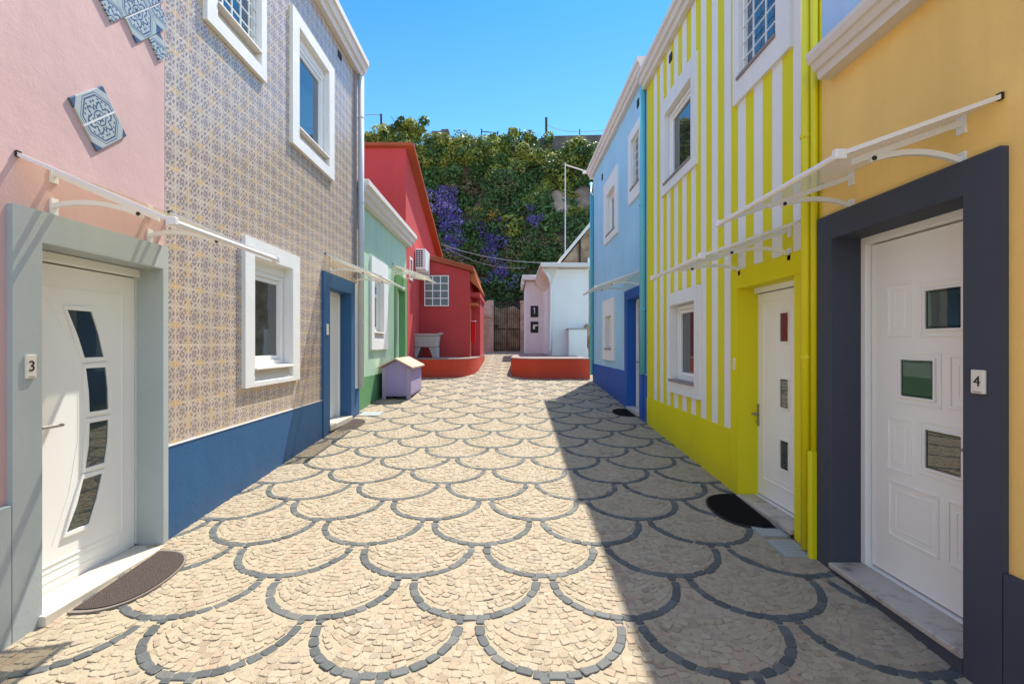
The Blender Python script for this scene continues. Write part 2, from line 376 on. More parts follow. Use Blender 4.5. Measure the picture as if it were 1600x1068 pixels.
# ------------------------------------------------------------------ ground and paving
g = MB(); xs = [-200, -30, -3, 3, 30, 200]; ys = [-300, -8, 0, 8, 16, 22.6, 60, 300]
for a, b in zip(xs, xs[1:]):
    for c, e in zip(ys, ys[1:]): g.quad((a, c, gz(c)), (b, c, gz(c)), (b, e, gz(e)), (a, e, gz(e)))
struct('ground', g, 'grout', origin=(0, 0, 0))
def build_setts():
    Ro, Wb, P, dY = .400, .050, .858, .429; Ri = Ro-Wb
    light = []; dark = []; grid = {}
    def free(x, y, d):
        gx, gy = int(x//.06), int(y//.06)
        for i in (-1, 0, 1):
            for j in (-1, 0, 1):
                for (a, b) in grid.get((gx+i, gy+j), ()):
                    if (a-x)**2 + (b-y)**2 < d*d: return False
        return True
    def put(x, y): grid.setdefault((int(x//.06), int(y//.06)), []).append((x, y))
    def inside_upper(x, y, cx, cy):
        for sx in (-1, 1):
            if math.hypot(x-cx-sx*P/2, y-cy-dY) < Ro+.022: return True
        return False
    for j in range(-6, 48):
        by = 2.64 + dY*j; cy = by + Ro; off = P/2 if j % 2 else 0
        for i in range(-4, 5):
            cx = -.21 + off + P*i
            if cx < -3.3 or cx > 2.9: continue
            near = by < 9
            # dark arc
            n = 15; a0, a1 = math.pi, 2*math.pi; t = a0 + .03
            steps = RNG.uniform(.8, 1.25, n); steps *= (a1-a0-.06)/steps.sum()
            for st in steps:
                m = t+st/2; t += st; rr = Ro-Wb/2 + RNG.normal(0, .0022)
                dark.append((cx+rr*math.cos(m), cy+rr*math.sin(m), m+math.pi/2, st*(Ro-Wb/2)+.0005, Wb+RNG.normal(0, .002), near))
            for sx in (-1, 1):   # short straight tails up to the arc above
                dark.append((cx+sx*(Ro-Wb/2-.002), cy+.022, 0, Wb-.004, .04, near))
            # cream rows, each the arc below moved up
            d = .044; k = 0
            while k*d < Ri + dY:
                sh = (k+.5)*d; r0 = Ri; k += 1
                n = int(math.pi*r0/.049); ph = RNG.uniform(0, 1)
                for q in range(n+1):
                    m = math.pi + (q+ph)/n*math.pi + RNG.normal(0, .01)
                    x = cx + r0*math.cos(m); y = cy + sh + r0*math.sin(m) + RNG.normal(0, .003)
                    if y < cy and math.hypot(x-cx, y-cy) > Ri-.018: continue
                    if y >= cy and abs(x-cx) > P/2: continue
                    if inside_upper(x, y, cx, cy): continue
                    sn = abs(math.sin(m)); tx = .0485
                    ang = m+math.pi/2
                    hh = d*max(.6, sn)+.001
                    if not free(x, y, .036): continue
                    put(x, y)
                    light.append((x, y, ang, tx*RNG.uniform(.92, 1.06), max(.028, hh)*RNG.uniform(.93, 1.05), near))
            # odd stones filling what the rows leave open
            for _ in range(380 if near else 60):
                x = cx + RNG.uniform(-P/2, P/2); y = cy + RNG.uniform(-Ri, dY)
                rr = math.hypot(x-cx, y-cy)
                if (y < cy and rr > Ri-.020) or inside_upper(x, y, cx, cy) or not free(x, y, .0375): continue
                put(x, y); light.append((x, y, RNG.uniform(-.5, .5), .044, .038, near))
            # little wedge between neighbouring arcs
            for (ex, ey) in ((P/2, cy-Ro*.02), (P/2, cy-.05), (P/2, cy-.10)):
                light.append((cx+ex+RNG.normal(0, .003), ey, 0, .046, .045, near))
    def mesh(name, stones, mat, jit, h):
        V = []; F = []; o = 0
        for (x, y, a, wd, ht, near) in stones:
            if y < .2 or y > 22.3: continue
            ca, sa = math.cos(a), math.sin(a); zc = gz(y) + RNG.normal(0, .0013); tx, ty = RNG.normal(0, .03, 2)
            base = [(-.5, -.5), (.5, -.5), (.5, .5), (-.5, .5)]
            pts = []
            J = RNG.normal(0, jit, (4, 2))
            c4 = [((b[0]+J[i, 0])*wd, (b[1]+J[i, 1])*ht) for i, b in enumerate(base)]
            if near:
                for i in range(4):
                    p, q_, r_ = c4[i-1], c4[i], c4[(i+1) % 4]; cut = RNG.uniform(.05, .22)
                    pts.append((q_[0]+(p[0]-q_[0])*cut, q_[1]+(p[1]-q_[1])*cut)); pts.append((q_[0]+(r_[0]-q_[0])*cut, q_[1]+(r_[1]-q_[1])*cut))
            else: pts = c4
            n = len(pts)
            for (k, dz) in ((1.0, -.002), (.97, h*.6), (.84, h)):
                for p in pts:
                    px, py = p[0]*k, p[1]*k
                    V.append((x+px*ca-py*sa, y+px*sa+py*ca, zc + dz + px*tx + py*ty + .0603*(px*sa+py*ca)))
            for r_ in (0, 1):
                F += [(o+r_*n+i, o+r_*n+(i+1) % n, o+(r_+1)*n+(i+1) % n, o+(r_+1)*n+i) for i in range(n)]
            F.append(tuple(o+2*n+i for i in range(n))); o += 3*n
        me = bpy.data.meshes.new(name); me.from_pydata(V, [], F); me.materials.append(M[mat])
        ob = bpy.data.objects.new(name, me); COL.objects.link(ob); ob['kind'] = 'structure'; print(name, len(stones))
    mesh('paving', light, 'setts', .085, .0044); mesh('paving_bands', dark, 'basalt', .03, .0062)
build_setts()

# ------------------------------------------------------------------ builders for house parts
def window(house, X, d, outer, inner, glass_z=None, lattice=None, apron=False, mull=None, proud=.04, rec=.085, fw=.05, gm='glass', sillw=None, surround='white', transom=None, label=None):
    """outer/inner: (y0,y1,z0,z1) of the plaster surround and of its opening"""
    b = MB(); F = X+d*proud; b.panel(F, d, *outer, [inner], proud+.21)
    wn = part('window', b, surround, house, bevel=.008, label=label)
    y0, y1, z0, z1 = inner; zs = z0 + (.15 if apron else .02)
    G = X-d*rec
    f = MB()
    f.panel(G+d*.02, d, y0+.01, y1-.01, zs, z1-.10 if apron else z1-.01, [(y0+.01+fw, y1-.01-fw, zs+fw, (z1-.10 if apron else z1-.01)-fw)], .05)
    zt = (z1-.10 if apron else z1-.01)
    if fw > .03: f.panel(G+d*.005, d, y0+.01+fw+.004, y1-.01-fw-.004, zs+fw+.004, zt-fw-.004, [(y0+.01+fw+.045, y1-.01-fw-.045, zs+fw+.045, zt-fw-.045)], .03)
    if apron: f.box(G-d*.02, G+d*.03, y0+.004, y1-.004, zt+.002, z1+.02)     # shutter housing
    if mull: f.box(G-d*.02, G+d*.022, mull-.035, mull+.035, zs+fw+.005, zt-fw-.005)
    if transom: f.box(G-d*.02, G+d*.024, y0+.06, y1-.06, transom-.03, transom+.03)
    part('frame', f, 'pvc', wn, bevel=.004)
    p = MB(); p.box(G-d*.03, G-d*.018, y0+.02, y1-.02, zs+.01, zt-.01); part('pane', p, gm, wn)
    s_ = MB()
    if apron:
        s_.prism([(X-d*rec, zs), (X+d*.05, zs-.012), (X+d*.055, zs-.035), (X-d*.03, zs-.032), (X+d*.018, z0-.002), (X-d*.20, z0-.002)], 'y', y0+.002, y1-.002)
        part('sill', s_, 'warm_white', wn, bevel=.004)
    else:
        s_.box(X-d*rec, F+d*.015, y0-.01, y1+.01, z0-.006, z0+.022); part('sill', s_, 'pipe_brown', wn, bevel=.003)
    if lattice:
        l = MB(); ny, nz = lattice; L = X-d*max(.012, rec-.035)
        for i in range(1, ny): yy = y0+(y1-y0)*i/ny; l.box(L-d*.006, L+d*.006, yy-.004, yy+.004, zs+.01, z1-.005)
        for i in range(1, nz): zz = zs+(z1-zs)*i/nz; l.box(L-d*.0055, L+d*.0055, y0+.003, y1-.003, zz-.004, zz+.004)
        part('lattice', l, 'pvc', wn)
    return wn
def surround(house, X, d, outer, hole, mat, proud=.03, t=.24, z0=None, name='door_surround', holes=None):
    b = MB(); b.panel(X+d*proud, d, *outer, holes or [hole], t+proud); return part(name, b, mat, house, bevel=.006)
def door(house, X, d, y0, y1, z0, z1, panes=(), handle=None, rims=.014, gm='glass', moulds=(), dark_gap=None, label=None, rail=None, hx=None):
    """white door whose leaf face is at X; panes are outlines in (y,z)"""
    b = MB(); fw = .055
    b.panel(X+d*.035, d, y0, y1, z0, z1, [(y0+fw, y1-fw, z0-1, z1-fw)], .08)
    leaf = MB(); gp = .008
    leaf.box(X-d*.04, X, y0+fw+gp, y1-fw-(dark_gap or gp), z0+.012, z1-fw-gp)
    root = part('door', leaf, 'door_white', house, bevel=.003, label=label)
    part('frame', b, 'door_white', root, bevel=.004)
    dk = MB(); dk.box(X-d*.06, X-d*.045, y0+.01, y1-.01, z0, z1-.01); part('dark_gap', dk, 'dark', root)  # dark sheet behind the leaf puts shade into the gaps
    m = MB()
    for a in moulds: m.ring(X, d, rect(*a), rect(*a, g=-.014), .006); m.ring(X, d, rect(*a, g=-.05), rect(*a, g=-.058), .003)
    if m.v: part('moulding', m, 'door_white', root, bevel=.002)
    for pl in panes:
        n = len(pl); c = (sum(p[0] for p in pl)/n, sum(p[1] for p in pl)/n)
        out = []
        for p in pl:
            vy, vz = p[0]-c[0], p[1]-c[1]; l = math.hypot(vy, vz); out.append((p[0]+vy/l*rims*1.6, p[1]+vz/l*rims*1.6))
        q = MB(); q.prism(pl, 'x', X+d*.001, X+d*.003); pn = part('pane', q, gm, root)
        r_ = MB(); r_.ring(X, d, out, pl, .012); part('rim', r_, 'door_white', root, bevel=.003)
    if handle:
        hy, hz, dr = handle; h = MB()
        h.box(X, X+d*.008, hy-.02, hy+.02, hz-.11, hz+.09)
        h.tube([(X, hy, hz), (X+d*.05, hy, hz)], .011); h.tube([(X+d*.05, hy, hz), (X+d*.052, hy+dr*.13, hz)], .010); h.tube([(X, hy, hz-.07), (X+d*.016, hy, hz-.07)], .010); part('handle', h, 'steel', root)
    return root
def awning(house, X, d, y0, y1, zw, zf, dep, brackets, label=None):
    a = MB(); F = X+d*dep; sl = (zf-zw)/dep
    sec = [(X+d*dep*t, zw+(zf-zw)*t) for t in np.linspace(0, 1, 7)]
    a.prism(sec + [(x, z-.006) for x, z in sec[::-1]], 'y', y0+.01, y1-.01)
    root = part('awning', a, 'sheet', house, label=label)
    b = MB(); b.tube([(F, y0-.015, zf-.004), (F, y1+.015, zf-.004)], .015, 10); part('front_bar', b, 'alu', root, smooth=False)
    for y in (y0, y1):
        r_ = MB(); r_.prism([(x, z+.010) for x, z in sec] + [(x, z-.010) for x, z in sec[::-1]], 'y', y-.011, y+.011); part('side_rail', r_, 'alu', root)
        c = MB(); c.box(X+d*.001, X+d*.014, y-.012, y+.012, zw-.016, zw+.014); part('end_cap', c, 'black', root)
        c = MB(); c.box(F-d*.03, F+d*.020, y-.016, y+.016, zf-.022, zf+.022); part('corner_joint', c, 'alu', root, bevel=.006)
    for y in brackets:
        k = MB(); k.box(X, X+d*.012, y-.022, y+.022, zw-.085, zw-.005); k.box(X, X+d*.012, y-.022, y+.022, zw-.26, zw-.17)
        zz = lambda t: zw+(zf-zw)*t
        top = [(X+d*(.01+dep*.72*t), zz(.72*t)-.018) for t in np.linspace(0, 1, 6)]
        k.prism(top + [(x, z-.03) for x, z in top[::-1]], 'y', y-.009, y+.009)
        p0 = Vector((X+d*.012, zw-.21)); p2 = Vector((X+d*dep*.62, zz(.62)-.05)); p1 = Vector((X+d*dep*.30, zz(.30)-.055))
        arc = [p0*(1-t)**2 + p1*2*t*(1-t) + p2*t*t for t in np.linspace(0, 1, 9)]
        k.prism([(p.x, p.y+.013) for p in arc] + [(p.x, p.y-.013) for p in arc[::-1]], 'y', y-.011, y+.011)
        br = part('bracket', k, 'alu', root)
        kb = MB(); kb.tube([(X+d*dep*.60, y-.016, zz(.6)-.050), (X+d*dep*.60, y+.016, zz(.6)-.050)], .011, 10); part('knob', kb, 'black', root)
    return root
def eave(house, X, d, y0, y1, zb, zt, out, mat='warm_white', steps=3):
    """stepped cornice with gutter profile"""
    h = zt-zb; sec = [(X-d*.05, zb), (X+d*out*.45, zb), (X+d*out*.5, zb+h*.28), (X+d*out*.72, zb+h*.32), (X+d*out*.8, zb+h*.62), (X+d*out, zb+h*.68), (X+d*out, zt), (X-d*.05, zt)]
    b = MB(); b.prism(sec, 'y', y0, y1); return part('eave', b, mat, house, bevel=.006)
def body(b, X, d, y0, y1, z1, depth=4.6, mi=0):
    """the other three sides of a house"""
    B = X-d*depth
    for y in (y0-.0012, y1+.0012): b.quad((X-d*.004, y, -.6), (B, y, -.6), (B, y, z1), (X-d*.004, y, z1), mi=mi)
    b.quad((B, y0, -.6), (B, y1, -.6), (B, y1, z1), (B, y0, z1), mi=mi)
def roof(house, X, d, y0, y1, z, out, depth=4.6, rise=.9, mat='terracotta'):
    F = X-d*.12; m = X-d*depth/2; B = X-d*depth
    b = MB(); b.prism([(F, z), (m, z+rise), (B, z), (B, z+.06), (m, z+rise+.07), (F, z+.05)], 'y', y0, y1); return part('roof', b, mat, house)
def pipe(house, pts, r, mat, clips=(), d=1, name='downpipe'):
    b = MB(); b.tube(pts, r, 14); p = part(name, b, mat, house, smooth=False)
    for f in p.data.polygons: f.use_smooth = len(f.vertices) == 4
    for (x, y, z) in clips:
        c = MB(); c.tube([(x, y, z-.012), (x, y, z+.012)], r*1.18, 14); part('clip', c, mat, p)
    return p
def vent(house, X, d, y, z, w_=.12, h=.12):
    b = MB(); b.box(X, X+d*.012, y-w_/2, y+w_/2, z-h/2, z+h/2); part('vent', b, 'dark', house)
def step(house, X, d, y0, y1, ztop, back, front, mat, h=.05, label=None):
    b = MB(); b.box(X-d*back, X+d*front, y0, y1, ztop-h, ztop); return part('doorstep', b, mat, house, bevel=.008, label=label)
def number(house, X, d, y, z, w_, h, txt):
    b = MB(); b.box(X, X+d*.014, y-w_/2, y+w_/2, z-h/2, z+h/2); p = part('number_plate', b, 'plate', house, bevel=.004)
    s_ = -d
    t = text_mb(txt, h*.62, lambda a, c, e: (X+d*(.0152+e), y-s_*a, z+c)); part('digit', t, 'black', p)
    r_ = MB(); r_.box(X+d*.0141, X+d*.0152, y-w_*.3, y+w_*.3, z-h*.44, z-h*.405); part('rule', r_, 'pipe_brown', p)

# ================================================================== LEFT ROW
XL = -2.52
# ---- pink house, door 3
H = thing('pink_house', 'pink rendered house with grey door surround, door number 3 and blue tile ornaments', 'house', (XL, 1.5, .1))
b = MB(); b.panel(XL, 1, -4, 3.575, -.5, 5.4, [(2.5, 3.555, -1, 2.27)], .25); body(b, XL, 1, -4, 3.575, 5.4); part('wall', b, 'pink', H)
roof(H, XL, 1, -4, 3.575, 5.4, .2)
surround(H, XL, 1, (2.45, 3.572, -.4, 2.365), (2.61, 3.515, -1, 2.195), 'grey', .03, .16)
b = MB(); b.box(XL-.1, XL+.03, -4, 2.448, -.4, .85); part('plinth', b, 'grey', H, bevel=.006)
step(H, XL, 1, 2.585, 3.512, .215, .16, .06, 'limestone', .06)
ar = lambda pts: [(y, z) for y, z in pts]
panes3 = [[(2.965, 1.865), (3.14, 1.865), (3.195, 1.72), (3.235, 1.572), (3.085, 1.572), (3.04, 1.70)], [(3.095, 1.503), (3.25, 1.503), (3.268, 1.36), (3.272, 1.222), (3.122, 1.222), (3.115, 1.36)],
          [(3.122, 1.152), (3.272, 1.152), (3.265, 1.01), (3.24, .872), (3.092, .872), (3.115, 1.01)], [(3.075, .806), (3.222, .806), (3.18, .655), (3.12, .512), (2.958, .512), (3.03, .66)]]
dr = door(H, -2.69, 1, 2.55, 3.575, .19, 2.19, panes3, (2.76, 1.18, 1), .02, 'glass_green')
gv = MB()   # leaf grooves
gv.ring(-2.69, 1, rect(2.70, 3.40, .36, 2.0), rect(2.70, 3.40, .36, 2.0, g=-.008), .004); gv.ring(-2.69, 1, rect(2.8, 3.36, .27, .33), rect(2.8, 3.36, .27, .33, g=-.006), .003)
cur = [(2.84, 1.93), (2.99, 1.68), (3.05, 1.36), (3.05, 1.05), (2.99, .75), (2.88, .47)]
gv.prism(cur + [(y-.006, z) for y, z in cur[::-1]], 'x', -2.691, -2.6885)
part('moulding', gv, 'door_white', dr)
awning(H, XL, 1, 2.50, 3.62, 2.63, 2.285, .80, (2.70, 3.42), 'pale awning above door 3, nearer one on this side')
number(H, XL+.03, 1, 2.535, 1.54, .055, .125, '3')
dm = decor('blue_ornament_tile', 2.995, 3.04, math.atan2(.19, .23), .30)
b = MB(); ca, sa = math.cos(math.atan2(.19, .23)), math.sin(math.atan2(.19, .23))
rot = lambda u, v: (2.995+u*ca-v*sa, 3.04+u*sa+v*ca)
b.prism([rot(-.15, -.15), rot(.15, -.15), rot(.15, .15), rot(-.15, .15)], 'x', XL, XL+.014); ot = part('tile_ornament', b, dm, H, bevel=.004)
bm_ = MB(); q45 = math.pi/4; hd = .105
dm2 = decor('blue_mosaic_tile', 3.30, 3.895, q45, .297)
for r_ in range(9):
    for k in range(-6, 4):
        cy_, cz_ = 3.295 + k*.213 + (hd if r_ % 2 else 0), 3.79 + r_*hd*1.0
        if cy_ > 3.53 or cy_ < 2.98 - r_*.1 + .0: continue
        if r_ > 5 and abs(cy_-3.2) > .5: continue
        c_, hdd = (cy_, cz_), hd-.002
        pl = [(cy_-hdd, cz_), (cy_, cz_-hdd), (min(cy_+hdd, 3.57), cz_ - max(0, cy_+hdd-3.57)), (min(cy_+hdd, 3.57), cz_ + max(0, cy_+hdd-3.57)), (cy_, cz_+hdd)]
        if cy_+hdd <= 3.57: pl = [pl[0], pl[1], (cy_+hdd, cz_), pl[4]]
        bm_.prism(pl, 'x', XL, XL+.013)
part('tile_mosaic', bm_, dm2, H)

# ---- tiled house, blue band
H = thing('tiled_house', 'two storey house covered in purple and yellow patterned tiles above a blue band', 'house', (XL, 5.8, .3))
b = MB(); wh = [(4.70, 5.70, 1.28, 2.6), (5.70, 6.85, 4.05, 5.48), (4.1, 4.94, 4.4, 5.5), (6.7, 7.8, -1, 2.55)]
b.panel(XL, 1, 3.578, 8.19, -.5, 6.12, wh, .25); body(b, XL, 1, 3.578, 8.19, 6.12); part('wall', b, 'azulejo', H)
b = MB(); b.panel(XL+.016, 1, 3.58, 6.565, -.4, .90, (), .05); b.panel(XL+.016, 1, 7.905, 8.185, -.4, .93, (), .05); part('plinth', b, 'blue', H, bevel=.004)
b = MB(); b.box(XL, XL+.02, 3.58, 6.56, .901, .909); part('plinth_trim', b, 'pipe_grey', H)
window(H, XL, 1, (4.60, 5.80, 1.24, 2.69), (4.78, 5.61, 1.29, 2.515), apron=True)
window(H, XL, 1, (5.61, 6.95, 3.975, 5.565), (5.80, 6.75, 4.10, 5.41), apron=True, gm='glass_sky', rec=.06)
window(H, XL, 1, (4.02, 5.01, 4.33, 5.65), (4.17, 4.90, 4.45, 5.5), apron=True, lattice=(5, 7), gm='glass_sky', rec=.04, fw=.02)
eave(H, XL, 1, 3.5, 8.22, 6.10, 6.40, .17, 'warm_white'); roof(H, XL, 1, 3.5, 8.22, 6.40, .1)
vent(H, XL, 1, 7.27, 5.95, .14, .09)
surround(H, XL, 1, (6.57, 7.90, -.4, 2.65), (6.81, 7.72, -1, 2.45), 'blue', .03, .20)
step(H, XL, 1, 6.8, 7.73, .53, .2, .05, 'limestone', .08)
door(H, -2.70, 1, 6.79, 7.74, .52, 2.46, [rect(6.96, 7.10, z, z+.3) for z in (.80, 1.30, 1.80)], None, .012, 'glass')
b = MB(); b.box(XL+.03, XL+.044, 6.655, 6.725, 1.785, 1.935); part('number_plate', b, 'plate', H, bevel=.004)
awning(H, XL, 1, 6.70, 8.15, 2.90, 2.585, .77, (6.9, 7.95), 'pale awning above the blue framed door')
pipe(H, [(XL+.07, 8.10, 6.1), (XL+.07, 8.10, .94)], .048, 'pipe_grey', [(XL+.07, 8.10, z) for z in (2.0, 4.0, 5.4)])
b = MB(); b.box(XL, XL+.02, 7.93, 8.03, 2.67, 6.1); part('corner_strip', b, 'pipe_brown', H)
b = MB(); b.box(XL, XL+.03, 7.92, 8.19, .935, 2.64); part('corner_pilaster', b, 'white', H)

# ---- green house
XG = -2.58
H = thing('green_house', 'single storey pale green house with darker green band and white moulded cornice', 'house', (XG, 10.2, .6))
b = MB(); b.panel(XG, 1, 8.195, 12.28, -.3, 4.16, [(9.15, 10.0, 1.7, 3.1), (11.05, 12.1, -1, 3.0)], .25); body(b, XG, 1, 8.195, 12.28, 4.16); part('wall', b, 'green', H)
b = MB(); b.panel(XG+.012, 1, 8.2, 10.99, -.3, 1.08, (), .05); part('plinth', b, 'green_band', H)
window(H, XG, 1, (9.06, 10.28, 1.555, 3.31), (9.26, 9.95, 1.76, 3.0), apron=True, transom=2.62)
surround(H, XG, 1, (11.0, 12.22, -.2, 3.27), (11.2, 12.02, -1, 2.95), 'green_band', .03, .2)
door(H, XG-.16, 1, 11.18, 12.04, .72, 2.97, [rect(11.38, 11.84, 2.55, 2.85), rect(11.42, 11.62, 1.75, 2.3)], (11.35, 1.72, 1), .012)
eave(H, XG, 1, 8.15, 12.45, 4.12, 4.42, .24, 'warm_white'); roof(H, XG, 1, 8.2, 12.3, 4.40, .1, rise=.7)
awning(H, XG, 1, 10.85, 11.95, 3.44, 3.16, .78, (11.0, 11.8), 'pale awning over the green framed door')

# ---- red house
H = thing('red_house', 'tall red rendered house with terracotta roof edge beside the ivy cliff', 'house', (-2.6, 15, .9))
XR = -2.6; b = MB()
sl = -.345; zt = lambda y: 6.60 + sl*(y-12.32)
b.add([(XR, 12.32, 0), (XR, 18.0, 0), (XR, 18.0, zt(18)), (XR, 12.32, zt(12.32))], [(0, 1, 2, 3)])
b.quad((XR, 12.32, 0), (XR, 12.32, 6.6), (-8, 12.32, 6.6), (-8, 12.32, 0)); b.quad((XR, 18, 0), (-8, 18, 0), (-8, 18, zt(18)), (XR, 18, zt(18)))
part('wall', b, 'red', H)
b = MB(); e = [(12.22, zt(12.22)), (18.1, zt(18.1)), (18.1, zt(18.1)+.10), (12.22, zt(12.22)+.09)]
b.prism(e, 'x', -8, XR+.22); part('roof', b, 'roof_red', H, bevel=.02)
b = MB(); b.box(XR+.05, XR+.30, 17.9, 18.2, 4.60, 4.68); part('gutter_spout', b, 'pinkish', H)
b = MB(); b.panel(XR+.02, 1, 12.75, 13.15, 3.35, 3.95, [(12.80, 13.10, 3.4, 3.9)], .02); part('window', b, 'white', H)
# low wing in front of it
AY = 14.3
b = MB(); b.prism([(-2.59, 1.0), (-1.16, 1.0), (-1.16, 3.80), (-2.59, 4.18)], 'y', AY, 17.6)
wing = part('wing', b, 'red', H)
b = MB(); b.prism([(-2.59, 4.19), (-1.10, 3.80), (-1.02, 3.80), (-1.02, 3.93), (-2.59, 4.335)], 'y', AY-.10, 17.7); part('wing_roof', b, 'roof_red', wing, bevel=.012)
b = MB(); b.prism([(-1.16, 3.79), (-1.02, 3.79), (-.86, 3.38), (-.90, 3.33), (-1.16, 3.55)], 'y', AY+.25, 17.6); part('roof_hood', b, 'terracotta', wing, bevel=.012)
W_ = MB(); W_.box(-2.46, -1.76, AY-.03, AY-.001, 2.78, 3.66); wg = part('wing_window', W_, 'glass_frost', H)
f = MB()
for i in range(4): x = -2.455+.23*i; f.box(x-.013, x+.013, AY-.05, AY-.031, 2.77, 3.67)
for i in range(5): z = 2.785+.2175*i; f.box(-2.47, -1.75, AY-.049, AY-.0305, z-.013, z+.013)
part('glazing_bars', f, 'pvc', wg)
b = MB(); b.box(-1.155, -1.13, AY+.002, AY+.10, 1.2, 2.85); b.box(-1.0, -.93, 15.6, 15.7, 1.2, 3.0); b.box(-1.155, -.93, AY+.3, 15.6, 2.83, 2.90); part('porch_frame_lit_edge', b, 'terracotta', wing, bevel=.01)  # first upright is the wing corner's lit edge, put in as a terracotta strip
b = MB(); b.box(-1.158, -.90, 15.4, 17.6, 1.0, 3.2); b.box(-1.158, -.86, AY+.4, 17.6, 3.08, 3.22); part('porch', b, 'red', wing, bevel=.01)
# terrace
def terrace(name, label, poly, z0, z1):
    n = len(poly); t = thing(name, label, 'terrace', (*poly[0], z0))
    b = MB(); b.prism(poly, 'z', z0-.5, z1-.03); part('side_wall', b, 'red_bright', t)
    cx = sum(p[0] for p in poly)/n; cy = sum(p[1] for p in poly)/n
    b = MB(); b.prism([(p[0]+(p[0]-cx)*.012, p[1]+(p[1]-cy)*.012) for p in poly], 'z', z1-.029, z1); part('slab', b, 'coping', t, bevel=.01); return t
def arc_pts(cx, cy, rx, ry, a0, a1, n=12): return [(cx+rx*math.cos(R(a0+(a1-a0)*i/n)), cy+ry*math.sin(R(a0+(a1-a0)*i/n))) for i in range(n+1)]
terrace('red_terrace', 'low red terrace with rounded corner below the red house', [(-2.585, 17.9), (-2.585, 12.88)] + arc_pts(-1.50, 14.6, .60, 1.72, 270, 360) + [(-.885, 17.9)], .78, 1.285)
terrace('red_terrace', 'low red terrace with rounded corner below the white outhouse', [(2.10, 12.62)] + [(2.10, 20.6), (.28, 20.6)] + arc_pts(.80, 13.7, .74, 1.08, 180, 270), .76, 1.30)
# wash basin
t = thing('wash_basin', 'grey concrete laundry basin on two splayed legs against the red wall', 'basin', (-2.28, 13.75, 1.285))
b = MB(); y0, y1 = 13.5, 14.02
b.prism([(-2.66, 1.90), (-2.66, 1.58), (-2.0, 1.58), (-1.96, 1.90)], 'y', y0, y1)
part('tub', b, 'concrete', t, bevel=.02)
b = MB(); b.prism([(-2.68, 1.90), (-1.96, 1.90), (-1.88, 1.96), (-1.88, 1.99), (-1.98, 1.955), (-2.68, 1.955)], 'y', y0-.02, y1); part('rim', b, 'concrete', t, bevel=.012)
for p in ([(-2.66, 1.57), (-2.66, 1.285), (-2.55, 1.285), (-2.44, 1.57)], [(-2.22, 1.57), (-2.11, 1.285), (-1.99, 1.285), (-1.99, 1.57)]):
    b = MB(); b.prism(p, 'y', y0+.01, y1); part('leg', b, 'concrete', t, bevel=.015)
# ac unit
t = thing('air_conditioner', 'white air conditioning unit with dark louvres bracketed high on the red wall', 'air conditioner', (-2.45, 13.9, 3.7))
b = MB(); b.box(-2.585, -2.30, 13.5, 14.22, 3.72, 4.30); cs = part('casing', b, 'pvc', t, bevel=.015)
b = MB(); b.box(-2.575, -2.37, 13.494, 13.499, 3.80, 4.27); gr = part('grille', b, 'dark', cs)
b = MB()
for i in range(9): b.box(-2.578, -2.367, 13.486, 13.493, 3.80+i*.0585-.008, 3.80+i*.0585+.008)
for i in range(4): b.box(-2.575+i*.0683-.006, -2.575+i*.0683+.006, 13.487, 13.4935, 3.80, 4.27)
part('louvre', b, 'pvc', gr)
b = MB(); b.box(-2.6, -2.28, 13.6, 13.64, 3.66, 3.715); b.box(-2.6, -2.28, 14.05, 14.09, 3.66, 3.715); part('bracket', b, 'alu', t)
# cloth on a rod
t = thing('red_cloth', 'bright red cloth hanging from a rail beside the red house', 'cloth', (-1.06, 15.0, 1.7))
b = MB(); b.tube([(-1.29, 15.02, 2.37), (-1.0, 14.98, 2.37)], .014); b.tube([(-1.155, 15.4, 2.37), (-1.155, 15.0, 2.37)], .012); part('rail', b, 'alu', t)
b = MB(); cl = [(-1.16+i*.012, 14.99+.022*math.sin(i*1.15)) for i in range(13)]
b.prism(cl + [(x, y+.012) for x, y in cl[::-1]], 'z', 1.72, 2.365); part('fabric', b, 'cloth_red', t)
# lilac hutch
t = thing('wooden_hutch', 'small lilac wooden hutch with pale plank gable roof beside the green house', 'hutch', (-2.2, 10.15, .58))
hz = .585
b = MB()
b.prism([(-2.47, .64), (-1.93, .64), (-1.93, 1.21), (-2.20, 1.345), (-2.47, 1.21)], 'y', 9.55, 10.72)
hb = part('cabin', b, ['lilac'], t, bevel=.006)
for y in (9.535, 10.705):
    for x0, x1 in ((-2.475, -2.40), (-2.0, -1.925)):
        b = MB(); b.box(x0, x1, y, y+.03, .56 if y < 10 else .62, 1.20); part('corner_post', b, 'lilac_pale', t, bevel=.004)
b = MB(); b.box(-1.929, -1.918, 9.58, 10.70, .68, .92); part('side_board', b, 'lilac_pale', t, bevel=.003)
b = MB(); b.box(-2.40, -2.0, 9.536, 9.549, .68, .76); part('skirting', b, 'lilac', t)
b = MB(); b.prism([(-2.54, 1.185), (-2.20, 1.362), (-1.86, 1.185), (-1.86, 1.215), (-2.20, 1.395), (-2.54, 1.215)], 'y', 9.44, 10.80); part('roof', b, 'planks', t, bevel=.005)

# ================================================================== RIGHT ROW
XO = 2.11
